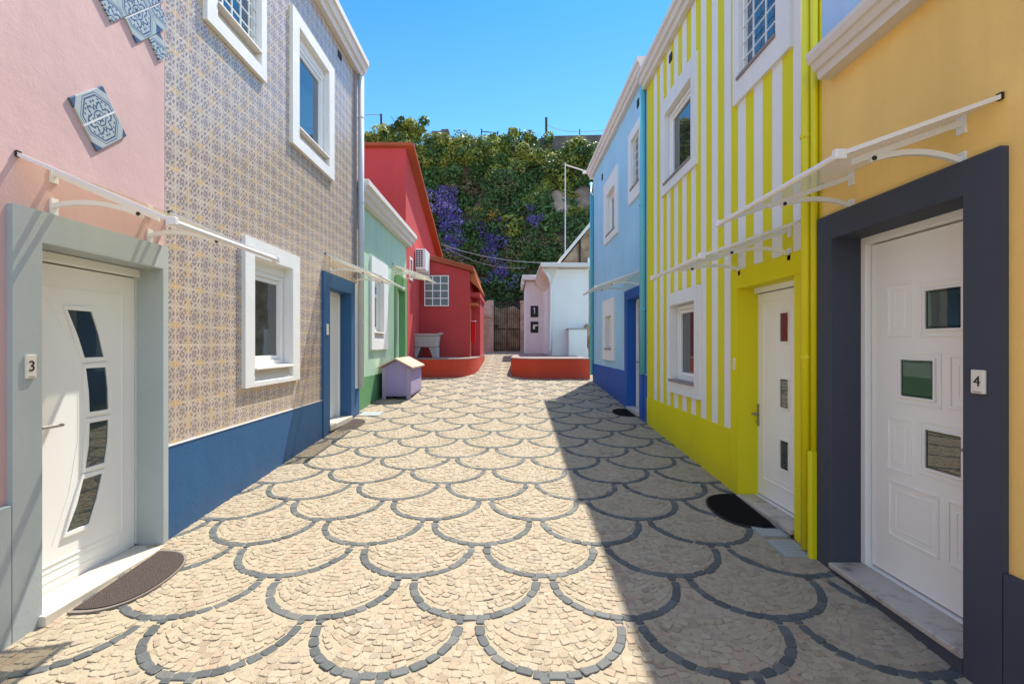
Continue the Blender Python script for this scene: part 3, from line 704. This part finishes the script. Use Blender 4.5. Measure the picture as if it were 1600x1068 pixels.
# ---- orange house, door 4
H = thing('orange_house', 'ochre orange house with dark slate door surround, door number 4 and moulded white eave', 'house', (XO, 1, .1))
b = MB(); b.panel(XO, -1, -4, 3.297, -.5, 3.45, [(2.15, 3.2, -1, 2.42)], .25); body(b, XO, -1, -4, 3.297, 3.45); part('wall', b, 'orange', H)
surround(H, XO, -1, (2.06, 3.296, -.4, 2.495), (2.24, 3.155, -1, 2.335), 'navy', .03, .21)
b = MB(); b.box(XO+.1, XO-.03, -4, 2.058, -.4, .69); part('plinth', b, 'navy', H, bevel=.006)
step(H, XO, -1, 2.235, 3.16, .25, .21, .045, 'marble', .035)
b = MB(); b.box(XO-.028, XO+.2, 2.242, 3.153, -.2, .213); part('step_riser', b, 'navy', H)
pn4 = [rect(2.485, 2.70, 1.74, 1.95), rect(2.65, 2.87, 1.355, 1.565), rect(2.485, 2.70, .975, 1.185)]
mo4 = [(2.44, 2.745, 1.695, 1.995), (2.605, 2.915, 1.31, 1.61), (2.44, 2.745, .93, 1.23), (2.80, 2.98, 1.70, 2.02), (2.40, 2.56, 1.32, 1.60), (2.80, 2.98, .90, 1.22), (2.62, 2.97, .50, .84), (2.40, 2.57, .50, .84)]
door(H, 2.31, -1, 2.17, 3.17, .252, 2.345, pn4, (2.30, 1.13, 1), .012, 'glass_green', mo4)
number(H, XO-.03, -1, 2.155, 1.49, .062, .105, '4')
awning(H, XO, -1, 2.09, 3.28, 2.715, 2.465, .70, (2.27, 3.0), 'cream awning above door 4, nearest on the right')
sec = [(XO+.05, 3.385), (XO-.085, 3.385), (XO-.095, 3.43), (XO-.115, 3.435), (XO-.135, 3.475), (XO-.150, 3.48), (XO-.165, 3.52), (XO-.165, 3.55), (XO+.05, 3.55)]
b = MB(); b.prism(sec, 'y', -4, 3.20); part('eave', b, 'warm_white', H, bevel=.004)
roof(H, XO, -1, -4, 3.19, 3.555, .1, rise=.4)

# ---- yellow striped house
H = thing('striped_house', 'two storey house painted in yellow and white vertical stripes', 'house', (XO, 5.3, .3))
b = MB(); hl = [(5.45, 6.38, 1.1, 2.25), (5.5, 6.6, 3.7, 4.85), (3.7, 4.5, 3.95, 5.15), (3.61, 4.48, -1, 2.165)]
b.panel(XO, -1, 3.30, 7.44, -.5, 5.62, hl, .19); part('wall', b, 'stripes', H)
b = MB(); body(b, XO, -1, 3.30, 7.44, 5.62); part('gable_wall', b, 'gable', H)
b = MB(); b.box(XO-.004, XO+.05, 3.301, 3.45, -.4, 5.55); part('corner_strip', b, 'yellow', H)
window(H, XO, -1, (5.34, 6.44, 1.045, 2.31), (5.50, 6.33, 1.19, 2.15), proud=.03, rec=.09)
window(H, XO, -1, (5.44, 6.70, 3.665, 4.93), (5.60, 6.55, 3.79, 4.72), proud=.03, rec=.06)
window(H, XO, -1, (3.62, 4.54, 3.86, 5.26), (3.82, 4.44, 4.06, 5.1), proud=.03, rec=.03, fw=.02, lattice=(3, 7), gm='glass_sky')
eave(H, XO, -1, 3.25, 7.50, 5.55, 5.78, .15, 'warm_white'); roof(H, XO, -1, 3.25, 7.5, 5.78, .1)
vent(H, XO, -1, 6.35, 5.38, .10, .10)
b = MB(); b.panel(XO-.012, -1, 3.48, 4.62, 2.166, 2.335, (), .02); b.panel(XO-.012, -1, 4.481, 4.62, -.3, 2.165, (), .02); part('door_surround', b, 'yellow', H)
b = MB(); b.panel(XO-.012, -1, 4.622, 7.43, -.3, .85, (), .03); part('plinth', b, 'yellow', H)
step(H, XO, -1, 3.612, 4.478, .285, .19, .03, 'marble', .04)
door(H, 2.285, -1, 3.60, 4.60, .287, 2.175, [rect(3.98, 4.10, z, z+.235) for z in (.62, 1.13, 1.68)], (4.47, 1.02, 1), .01, 'glass', [(3.9, 4.38, .45, 2.03)], dark_gap=.055)
awning(H, XO, -1, 3.48, 4.65, 2.545, 2.285, .74, (3.66, 4.45), 'pale awning above the yellow framed door')
b = MB(); b.box(XO, XO-.02, 4.52, 4.56, 1.42, 1.53); part('number_plate', b, 'plate', H, bevel=.004)
pipe(H, [(XO-.038, 3.40, 5.55), (XO-.038, 3.40, .235)], .034, 'yellow_pipe', [(XO-.038, 3.40, z) for z in (1.57, 3.1, 4.6)])
pipe(H, [(XO-.03, 3.325, 5.5), (XO-.03, 3.325, .9)], .022, 'yellow_pipe', name='conduit')
b = MB(); b.box(XO-.068, XO-.004, 3.301, 3.345, .19, .93); part('conduit_guard', b, 'yellow_pipe', H, bevel=.008)

# ---- light blue house
H = thing('light_blue_house', 'two storey light blue house with dark blue band and door surround', 'house', (XO, 9.8, .6))
b = MB(); hl = [(9.8, 10.7, 1.4, 2.5), (9.5, 10.6, 3.9, 5.0), (7.75, 8.45, 4.15, 5.2), (7.8, 8.65, -1, 2.5)]
b.panel(XO, -1, 7.445, 12.2, -.3, 5.9, hl, .25); body(b, XO, -1, 7.445, 12.2, 5.9); part('wall', b, 'sky_blue', H)
window(H, XO, -1, (9.40, 10.72, 3.81, 5.13), (9.62, 10.45, 3.95, 4.82), proud=.03, rec=.07, mull=10.0)
window(H, XO, -1, (7.68, 8.53, 4.07, 5.28), (7.81, 8.36, 4.28, 5.12), proud=.03, rec=.03, fw=.02, lattice=(3, 6), gm='glass_sky')
window(H, XO, -1, (9.70, 10.85, 1.325, 2.60), (9.95, 10.6, 1.55, 2.25), proud=.03, rec=.08)
eave(H, XO, -1, 7.46, 12.35, 5.82, 6.06, .15, 'warm_white'); roof(H, XO, -1, 7.46, 12.35, 6.06, .1)
vent(H, XO, -1, 7.95, 5.58, .12, .13); vent(H, XO, -1, 11.0, 5.42, .12, .13)
b = MB(); b.panel(XO-.014, -1, 8.805, 12.2, -.2, 1.18, (), .05); b.panel(XO-.014, -1, 7.45, 7.60, -.2, 1.18, (), .05); part('plinth', b, 'door_blue', H)
surround(H, XO, -1, (7.605, 8.80, -.2, 2.60), (7.80, 8.62, -1, 2.44), 'door_blue', .03, .2)
step(H, XO, -1, 7.79, 8.63, .57, .2, .04, 'limestone', .07)
door(H, 2.28, -1, 7.78, 8.64, .56, 2.45, [rect(8.0, 8.14, z, z+.26) for z in (1.0, 1.45, 1.9)], (8.5, 1.35, -1), .01, dark_gap=.05)
awning(H, XO, -1, 7.80, 8.95, 2.84, 2.575, .73, (7.95, 8.8), 'white awning above the dark blue framed door')
pipe(H, [(XO-.05, 7.52, 5.83), (XO-.05, 7.52, 1.2)], .045, 'teal', [(XO-.05, 7.52, z) for z in (2.2, 3.8)])
pipe(H, [(XO-.02, 12.45, 5.75), (XO-.05, 12.14, 5.3), (XO-.05, 12.14, .9)], .045, 'teal', [(XO-.05, 12.14, z) for z in (2.2, 3.8)])

# ---- white outhouse on the terrace
H = thing('white_outhouse', 'small white flat roofed outhouse standing on the right hand red terrace', 'outhouse', (1.9, 17.5, 1.3))
b = MB(); b.box(1.40, 2.60, 15.9, 19.25, 1.2, 4.12); part('wall', b, 'white', H, bevel=.01)
b = MB(); b.box(.66, 1.395, 19.30, 21.3, 1.2, 4.16); b.box(1.36, 1.60, 19.0, 19.31, 1.2, 4.1); sw = part('side_room', b, 'pinkish', H, bevel=.01)
b = MB(); b.box(1.02, 2.68, 15.62, 19.4, 4.14, 4.27); b.prism([(1.41, 3.66), (1.05, 4.08), (1.05, 4.14), (1.6, 4.14)], 'y', 15.86, 19.3); part('roof_slab', b, 'warm_white', H, bevel=.015)
b = MB(); b.box(.52, 1.6, 19.0, 21.4, 4.17, 4.36); b.box(.52, .62, 19.1, 21.3, 4.0, 4.17); part('side_roof', b, 'warm_white', H, bevel=.015)
pipe(H, [(1.10, 15.80, 4.14), (1.30, 15.82, 3.85), (1.36, 15.83, 3.6), (1.36, 15.83, 1.5), (1.28, 15.7, 1.36)], .04, 'white')
b = MB(); b.box(1.88, 2.46, 15.35, 15.88, 1.25, 2.13); part('low_tank', b, 'white', H, bevel=.02)
b = MB(); b.box(1.86, 2.48, 15.33, 15.885, 2.131, 2.17); part('tank_lid', b, 'concrete', H, bevel=.01)
s1 = MB(); s1.box(.86, 1.165, 19.272, 19.298, 2.735, 3.18); p1 = part('sign_panel', s1, 'dark', H, bevel=.006)
g1 = MB(); g1.prism([(.995, 2.86), (1.035, 2.86), (1.035, 3.11), (1.0, 3.11), (.955, 3.06), (.97, 3.04), (.995, 3.06)], 'y', 19.266, 19.2715); part('numeral', g1, 'pipe_grey', p1)
s1 = MB(); s1.box(.86, 1.165, 19.272, 19.298, 2.12, 2.56); p2 = part('sign_panel', s1, 'dark', H, bevel=.006)
g1 = MB(); g1.prism([(.955, 2.26), (1.03, 2.26), (1.03, 2.38), (1.15, 2.385), (1.15, 2.44), (.98, 2.44), (.955, 2.41)], 'y', 19.266, 19.2715); part('mark', g1, 'plate', p2)

# ---- brown stone barn behind
H = thing('stone_barn', 'brown rubble stone barn end with sloping pale verge behind the white outhouse', 'barn', (3, 17.5, 1))
b = MB(); b.prism([(2.50, .8), (4.6, .8), (4.6, 4.8), (2.86, 5.72), (1.86, 4.5), (1.86, 4.1), (2.50, 4.1)], 'y', 16.8, 21); part('wall', b, 'rubble', H)
b = MB(); b.prism([(1.78, 4.48), (2.86, 5.78), (2.86, 5.93), (1.72, 4.56)], 'y', 16.6, 21.1); b.box(2.80, 3.0, 16.55, 16.9, 5.70, 5.98); part('roof', b, 'warm_white', H, bevel=.01)
b = MB(); b.box(2.40, 2.47, 16.72, 16.79, 4.1, 5.22); part('post', b, 'rust', H)
b = MB(); b.box(2.70, 2.95, 16.70, 16.795, 3.9, 4.62); part('white_patch', b, 'white', H)
def blob(name, c, rx, ry, rz, mat, parent=None, seed=0, amp=.25, n=3, lean=0):
    bm = bmesh.new(); bmesh.ops.create_icosphere(bm, subdivisions=n, radius=1); rr = np.random.default_rng(seed); k = rr.normal(0, 1, (7, 3))*2.6; ph = rr.uniform(0, 6, 7)
    mb = MB(); vs = []
    for v in bm.verts:
        d = 1 + amp*sum(math.sin(v.co.dot(Vector(k[i]))+ph[i]) for i in range(7))/4; vs.append((c[0]+v.co.x*rx*d, c[1]+v.co.y*ry*d+lean*v.co.z*rz*d, c[2]+v.co.z*rz*d))
    mb.add(vs, [tuple(x.index for x in f.verts) for f in bm.faces]); bm.free(); return part(name, mb, mat, parent, smooth=True)
t = thing('rock_buttress', 'rough brown rock stub bulging beside the white outhouse', 'rock', (2.62, 15.9, 1.3))
blob('boulder', (2.60, 15.9, 1.98), .24, .24, .30, 'rubble', t, 3); b = MB(); b.tube([(2.68, 16.0, 1.1), (2.66, 15.98, 1.5), (2.62, 15.92, 1.9)], [.13, .11, .16], 9); part('stem', b, 'rubble', t)
b = MB(); b.tube([(2.66, 16.2, 1.2), (2.63, 16.2, 2.6), (2.66, 16.2, 4.1)], [.14, .12, .10], 9); part('rib', b, 'rubble', t)

# ================================================================== SMALL THINGS ON THE GROUND
def doormat(label, xs, d, yc, ry, rx, fib, edge):
    t = thing('doormat', label, 'doormat', (xs, yc, gz(yc)), 'half round doormats in front of the doors')
    def half(k, e): return [(xs + d*(e + rx*k*max(0, math.sin(math.pi*i/24))**.72), yc - ry*k*math.copysign(abs(math.cos(math.pi*i/24))**.85, math.cos(math.pi*i/24))) for i in range(25)]
    def slab(poly, z0, z1):
        m = MB(); n = len(poly); m.add([(x, y, gz(y)+z0) for x, y in poly] + [(x, y, gz(y)+z1) for x, y in poly], [tuple(range(n, 2*n))] + [(i, (i+1) % n, n+(i+1) % n, n+i) for i in range(n)]); return m
    part('border', slab(half(1, 0), .004, .016), edge, t); part('pile', slab(half(.93, .012), .010, .022), fib, t)
doormat('brown half round doormat by the door numbered 3', -2.435, 1, 3.05, .36, .315, 'mat_brown', 'mat_edge')
doormat('brown half round doormat at the blue framed door of the tiled house', -2.46, 1, 7.35, .38, .27, 'mat_brown', 'mat_edge')
doormat('black half round doormat at the yellow framed door', 2.07, -1, 4.12, .37, .36, 'mat_black', 'mat_edge_black')
doormat('black half round doormat at the light blue house', 2.06, -1, 8.25, .32, .30, 'mat_black', 'mat_edge_black')
n_ = NM('blue_grey_slab', .5, .4); n_.color(n_.mix(n_.noise(12, 5), (.27, .30, .295), (.40, .43, .41))); n_.bump(n_.noise(60, 3), .3, .003); M['slab'] = n_.m
def slab(label, x0, x1, y0, y1, slots):
    t = thing('drain_cover', label, 'drain cover', ((x0+x1)/2, (y0+y1)/2, gz((y0+y1)/2)), 'pale drain covers at the wall foot')
    def q(a, b_, c, e, z0, z1, m=None):
        m = m or MB(); m.add([(x, y, gz(y)+z) for z in (z0, z1) for x, y in ((a, c), (b_, c), (b_, e), (a, e))], [(4, 5, 6, 7), (0, 1, 5, 4), (1, 2, 6, 5), (2, 3, 7, 6), (3, 0, 4, 7)]); return m
    part('plate', q(x0, x1, y0, y1, 0, .016), 'slab', t)
    if slots:
        m = MB()
        for i in range(5): yy = y0+.03+(y1-y0-.06)*i/4; q(x0+.03, x1-.03, yy-.004, yy+.004, .0165, .0185, m)
        part('slot', m, 'concrete', t)
slab('plain blue grey stone cover beside the black mat of the yellow door', 1.88, 2.09, 3.63, 3.86, False)
slab('slotted blue grey drain cover under the yellow downpipe', 1.88, 2.07, 3.33, 3.56, True)
slab('pale stone cover at the foot of the grey downpipe of the tiled house', -2.46, -2.12, 7.98, 8.3, False)

# ================================================================== CLIFF, GATE, GREENERY
CX = [(-14 + i*.5) for i in range(61)]; CZ = [0.6 + i*.45 for i in range(28)]
def cliff_y(x, z):
    y = 22.6 + .42*max(0, z-1.3) + .22*math.sin(x*.9+z*.5) + .15*math.sin(x*2.1-z*1.3)
    if -1.3 < x < 1.1 and z < 3.2: y += .5
    return y
b = MB(); nx = len(CX); vs = [(x, cliff_y(x, z), z) for z in CZ for x in CX] + [(x, 60, 12.8) for x in CX] + [(x, 200, 13) for x in CX]
rows = len(CZ)+2
b.add(vs, [(r_*nx+i, r_*nx+i+1, (r_+1)*nx+i+1, (r_+1)*nx+i) for r_ in range(rows-1) for i in range(nx-1)]); struct('cliff', b, 'cliffrock', origin=(0, 0, 0))
def leaves(name, clumps, mats, parent=None, kind=None, origin=None):
    """clumps: (x,y,z,r,count,size,mat index). Leaves sit through the outer shell of each clump, facing out and up."""
    V = []; F = []; MI = []; o = 0
    for (x, y, z, r, n, s_, mi) in clumps:
        d = RNG.normal(0, 1, (n, 3)); d[:, 1] = -np.abs(d[:, 1])*.8 + .25*RNG.normal(0, 1, n); d /= np.linalg.norm(d, axis=1)[:, None]
        c = np.array((x, y, z)) + d*r*(RNG.uniform(.35, 1, n)**.5)[:, None]*np.array((1.05, .8, .95))
        nrm = d*.7 + RNG.normal(0, .55, (n, 3)) + np.array((0, -.15, .45)); nrm /= np.linalg.norm(nrm, axis=1)[:, None]
        t = np.cross(nrm, RNG.normal(0, 1, (n, 3))); t /= np.linalg.norm(t, axis=1)[:, None]; u = np.cross(nrm, t)
        sz = s_*RNG.uniform(.6, 1.35, n)[:, None]
        q = np.stack([c - t*sz*.6, c + u*sz*.34 - nrm*sz*.1, c + t*sz*.6, c - u*sz*.34 - nrm*sz*.1], 1)
        V.append(q.reshape(-1, 3)); MI += [mi]*n
        F += [(o+4*i, o+4*i+1, o+4*i+2, o+4*i+3) for i in range(n)]; o += 4*n
    mb = MB(); mb.v = np.concatenate(V); mb.f = F; mb.mi = MI
    ob = part(name, mb, mats, parent, origin=origin)
    if kind: ob['kind'] = kind
    return ob
cl = []
for _ in range(760):
    x = RNG.uniform(-10, 8.5); z = RNG.uniform(1.6, 12.7)
    if -1.1 < x < .9 and z < 3.4: continue
    if 1.9 < x < 3.4 and 8.3 < z < 10.5 and RNG.random() < .95: continue
    if 3.3 < x < 5.1 and 8.3 < z < 10.8 and RNG.random() < .9: continue
    r = RNG.uniform(.28, .72); y = cliff_y(x, z) - RNG.uniform(0, .35)
    u_ = RNG.random()
    if z < 3.6: mi = 2 if u_ < .6 else 0
    elif z < 6.5: mi = 2 if u_ < .22 else (1 if u_ < .30 else 0)
    elif z < 10.4: mi = 2 if u_ < .10 else (1 if u_ < .16 else 0)
    elif z < 11.3: mi = 2 if u_ < .06 else (1 if u_ < .22 else 0)
    else: mi = 1 if u_ < .5 else 0
    sz = RNG.choice([.10, .14, .18, .24], p=[.25, .35, .25, .15]); cl.append((x, y, z, r, int(125*r/.5*(.16/sz)**1.1), sz, mi))
for _ in range(150):        # overhanging fringe along the top edge
    x = RNG.uniform(-9, 4.9); z = 12.2 + .38*math.sin(x*1.7+1) + .22*math.sin(x*4.1) + RNG.uniform(-.6, .6) - (.5 if x > 1.8 else 0)
    cl.append((x, cliff_y(x, min(z, 12.6))-.2-RNG.uniform(0, .45), z, RNG.uniform(.3, .6), 120, RNG.choice([.12, .16, .20]), 1 if RNG.random() < .68 else 0))
for (rx_, rz_, w_, h_) in ((2.66, 9.3, .62, .85), (4.15, 9.55, .75, .95)):      # leaves creeping over the rims of the bare rocks
    for k in range(26):
        t_ = 2*math.pi*k/26; x, z = rx_+w_*1.22*math.cos(t_)+RNG.normal(0, .1), rz_+h_*1.2*math.sin(t_)+RNG.normal(0, .1)
        cl.append((x, cliff_y(x, z)-.22, z, RNG.uniform(.18, .32), 60, .14, 1 if RNG.random() < .2 else 0))
for _ in range(34):         # spur beside the bare rock, its sunlight put in as lime leaves
    t_ = RNG.uniform(0, 1); x, z = .88+1.3*t_, 8.9+1.5*t_+RNG.normal(0, .15); cl.append((x, cliff_y(x, z)-.3, z, .27, 80, .14, 1))
lv = tag(leaves('ivy', cl, ['leaf_dark', 'leaf_lime', 'leaf_dry'], origin=(0, 22, 1.3)), 'thick dark green ivy and creeper hanging over the whole cliff face', 'ivy', kind='stuff')
def flowers(label, pts, mats, n, s_, leafn=40):
    cs = []
    for (x, z, r) in pts:
        y = cliff_y(x, z) - .48
        cs.append((x, y, z, r, n, s_, 0 if RNG.random() < .6 else 1)); cs.append((x, y+.12, z, r, leafn, .14, 2))
    t = thing('flowering_creeper', label, 'creeper', (pts[0][0], 22, min(p[1] for p in pts)), 'violet creepers on the cliff')
    leaves('blossom', cs, mats + ['leaf_dark'], t)
pp = []
for _ in range(46):
    t_ = RNG.uniform(0, 1); pp.append((-3.55+1.0*t_+RNG.normal(0, .34*(1-.45*t_)), 9.75-3.2*t_+RNG.normal(0, .3), RNG.uniform(.22, .5)))
flowers('large violet flowering creeper spilling beside the red house roof', pp, ['flower', 'flower_pale'], 130, .095)
flowers('deep blue violet flower patch low in the middle of the cliff', [(-.62+RNG.normal(0, .36), 6.5+RNG.normal(0, .75), RNG.uniform(.2, .42)) for _ in range(20)], ['flower', 'flower'], 70, .09)
flowers('small violet flower cluster between the middle patch and the bare rock', [(1.27+RNG.normal(0, .28), 8.0+RNG.normal(0, .25), .24) for _ in range(7)], ['flower', 'flower'], 50, .085)
flowers('few violet flowers above the rusty gate', [(-.2+RNG.normal(0, .7), 4.9+RNG.normal(0, .3), .22) for _ in range(9)], ['flower', 'flower_pale'], 30, .085)
flowers('few orange and yellow blooms in the ivy above the deep blue violet patch', [(-1.2+RNG.normal(0, .5), 8.4+RNG.normal(0, .4), .28) for _ in range(7)], ['flower_orange', 'flower_orange'], 16, .09)
# bare rock patches
def rock(label, c, rx, rz, mat, seed): tag(blob('bare_rock', (c[0], cliff_y(c[0], c[2])+.02, c[2]), rx, .17, rz, mat, None, seed, .5, 4, .42), label, 'rock', 'bare rocks showing through the ivy')
rock('pale pinkish bare rock in the ivy behind the lamp post', (2.66, 25.65, 9.3), .80, 1.1, 'rockpale', 5)
rock('brownish grey bare rock face beside the light blue house roof', (4.15, 25.8, 9.55), .9, 1.2, 'rockdull', 8)
# top of the cliff
t = thing('retaining_wall', 'dark stone parapet wall along the top right of the cliff', 'wall', (2.6, 28, 12.6)); b = MB(); b.prism([(.2, 12.2), (10, 12.2), (10, 13.68), (5.1, 13.62), (2.3, 13.56), (.2, 13.0)], 'y', 27.9, 28.3); part('stonework', b, 'topwall', t)
b = MB(); b.box(-11, -7.0, 27.95, 28.25, 12.4, 13.62); tag(part('retaining_wall', b, 'topwall', bevel=.02), 'short dark parapet wall on the cliff above the red house', 'wall')
t = thing('stone_block', 'dark square stone block on the cliff edge beside the bush', 'block', (-3.88, 27.9, 12.8)); b = MB(); b.box(-4.40, -3.38, 27.7, 28.3, 12.5, 13.78); part('masonry', b, 'topwall', t, bevel=.05); b = MB(); b.box(-3.85, -3.43, 27.75, 28.2, 13.78, 13.9); part('cap', b, 'topwall', t, bevel=.03)
FG = 'fence posts on the cliff top'
for (x, z1, l, r) in ((-7.32, 14.9, 'dark fence post left of the cliff top bush', .06), (2.16, 14.7, 'tallest dark fence post on the right of the cliff top', .07), (-1.60, 14.05, 'left post of the low rail on the cliff top', .035), (-.63, 13.93, 'right post of the low rail on the cliff top', .035), (.60, 14.06, 'thin fence post just right of the low rail', .03), (4.08, 14.03, 'thin fence post above the parapet by the light blue roof', .03)):
    b = MB(); b.tube([(x, 28.1, 12.6), (x+RNG.normal(0, .02), 28.1, z1)], r, 7); tag(part('fence_post', b, 'rust'), l, 'post', FG)
b = MB(); b.tube([(-1.60, 28.06, 13.9), (-.63, 28.06, 13.78)], .026, 6); tag(part('fence_rail', b, 'rust'), 'low dark rail between two short posts on the cliff top', 'rail')
def cable(label, p0, p1, sag, r=.014):
    b = MB(); p0, p1 = Vector(p0), Vector(p1); b.tube([p0.lerp(p1, t)-Vector((0, 0, sag*4*t*(1-t))) for t in np.linspace(0, 1, 17)], r, 6); return tag(part('cable', b, 'wire'), label, 'cable', 'thin cables and wires')
cable('fence wire from the far left post on the cliff top', (-11, 28.1, 14.93), (-7.32, 28.1, 14.86), .02, .018)
cable('fence wire from the tallest cliff top post to the thin post', (2.16, 28.1, 14.3), (4.08, 28.1, 13.9), .14, .012); cable('fence wire right of the thin cliff top post', (4.08, 28.1, 13.9), (7.6, 28.1, 14.4), .14, .012)
cable('upper thin cable from the red house eave to the white outhouse', (-2.40, 17.9, 5.3), (1.95, 17.6, 4.62), .22); cable('lower thin cable sagging below the other in front of the ivy', (-2.30, 17.9, 5.2), (.6, 17.6, 4.42), .24, .010)
def shrub(label, x, y, z, rx, rz, n, mats, sz=.17, name='bush'):
    t = thing(name, label, 'bush', (x, y, z), 'bushes on the cliff top')
    cs = [(x+RNG.normal(0, rx*.5), y+RNG.normal(0, .25), z+rz*RNG.uniform(.1, .95)*(1-.35*RNG.random()), RNG.uniform(.18, .38), 70, sz, int(RNG.random() < .45)) for _ in range(n)]
    leaves('crown', cs, mats, t); b = MB()
    for k in range(4): b.tube([(x+.05*k, y, z-.3), (x+rx*(k-1.5)*.22, y, z+rz*.5), (x+rx*(k-1.5)*.45, y, z+rz*.92)], [.04, .025, .01], 6)
    part('stem', b, 'rust', t)
shrub('tall loose green bush on the cliff top above the red house', -5.9, 27.9, 13.1, 1.25, 1.75, 44, ['leaf_lime', 'leaf_dark'], .17)
shrub('low bush left of the tall cliff top bush', -7.0, 27.9, 12.9, .6, .9, 14, ['leaf_lime', 'leaf_dark'], .16)
shrub('spreading grassy bush in the middle of the cliff top', -1.5, 27.8, 12.6, 2.2, 1.05, 44, ['leaf_lime', 'leaf_dark'], .15)
shrub('low bush beside the tallest cliff top post', 1.05, 27.8, 12.6, 1.0, 1.15, 24, ['leaf_lime', 'leaf_dark'], .15)
# gate and its pillars
t = thing('gate_pillar', 'pinkish stone gate pillar with slanting top left of the rusty gate', 'pillar', (-.97, 22, 1.33)); b = MB(); b.prism([(-1.30, 1.0), (-.68, 1.0), (-.68, 3.63), (-.95, 3.64), (-1.22, 3.40), (-1.30, 3.3)], 'y', 21.85, 22.4); part('shaft', b, 'pinkstone', t, bevel=.03)
b = MB(); b.box(-1.31, -.665, 21.80, 22.38, 2.86, 2.92); part('string_course', b, 'pinkstone', t, bevel=.02)
t = thing('gate_pillar', 'narrow reddish gate pillar between the rusty gate and the white outhouse', 'pillar', (.62, 22, 1.33)); b = MB(); b.box(.52, .80, 21.9, 22.4, 1.0, 3.5); part('shaft', b, 'pinkstone', t, bevel=.03); b = MB(); b.box(.50, .82, 21.88, 22.42, 3.5, 3.62); part('cap', b, 'pinkstone', t, bevel=.02)
b = MB(); b.prism([(-.75, 1.0), (.6, 1.0), (.6, 3.2), (.2, 3.45), (-.4, 3.3), (-.75, 3.5)], 'y', 22.75, 23.2); tag(part('retaining_wall', b, 'rubble', bevel=.02), 'tan rubble wall seen through the bars of the rusty gate', 'wall')
t = thing('iron_gate', 'dark rusty iron double gate between stone pillars under the ivy', 'gate', (-.08, 22.1, 1.34))
for x0, x1 in ((-.66, -.10), (-.07, .50)):
    b = MB()
    for z in (1.42, 2.35, 3.52): b.box(x0, x1, 22.08, 22.11, z-.025, z+.025)
    for x in (x0+.015, x1-.015): b.box(x-.016, x+.016, 22.075, 22.115, 1.38, 3.56)
    fr_ = part('leaf_frame', b, 'rust', t)
    for k in range(1, 6):
        b = MB(); x = x0+(x1-x0)*k/6; b.tube([(x, 22.095, 1.40), (x, 22.095, 3.58)], .010, 6); part('bar', b, 'rust', fr_)
b = MB(); b.box(-.62, -.48, 22.03, 22.075, 2.40, 2.55); part('lock_box', b, 'rust', t, bevel=.008)
b = MB(); [b.box(-.62, .5, 22.35+.12*i, 22.76, 1.3, 1.44+.17*i) for i in range(3)]; tag(part('steps', b, 'rubble', bevel=.01), None, None, kind='structure')
# lamp post
t = thing('lamp_post', 'thin pale lamp post with slanting arm rising behind the stone barn', 'lamp post', (2.08, 21.2, 1.3))
b = MB(); b.tube([(2.45, 21.2, 1.2), (2.45, 21.2, 9.53)], .024, 8); part('pole', b, 'pipe_grey', t)
b = MB(); b.tube([(2.45, 21.2, 9.45), (3.5, 21.2, 9.12)], .032, 8); part('arm', b, 'warm_white', t)
b = MB(); b.box(3.2, 3.58, 21.13, 21.27, 9.06, 9.13); part('lamp_head', b, 'warm_white', t)
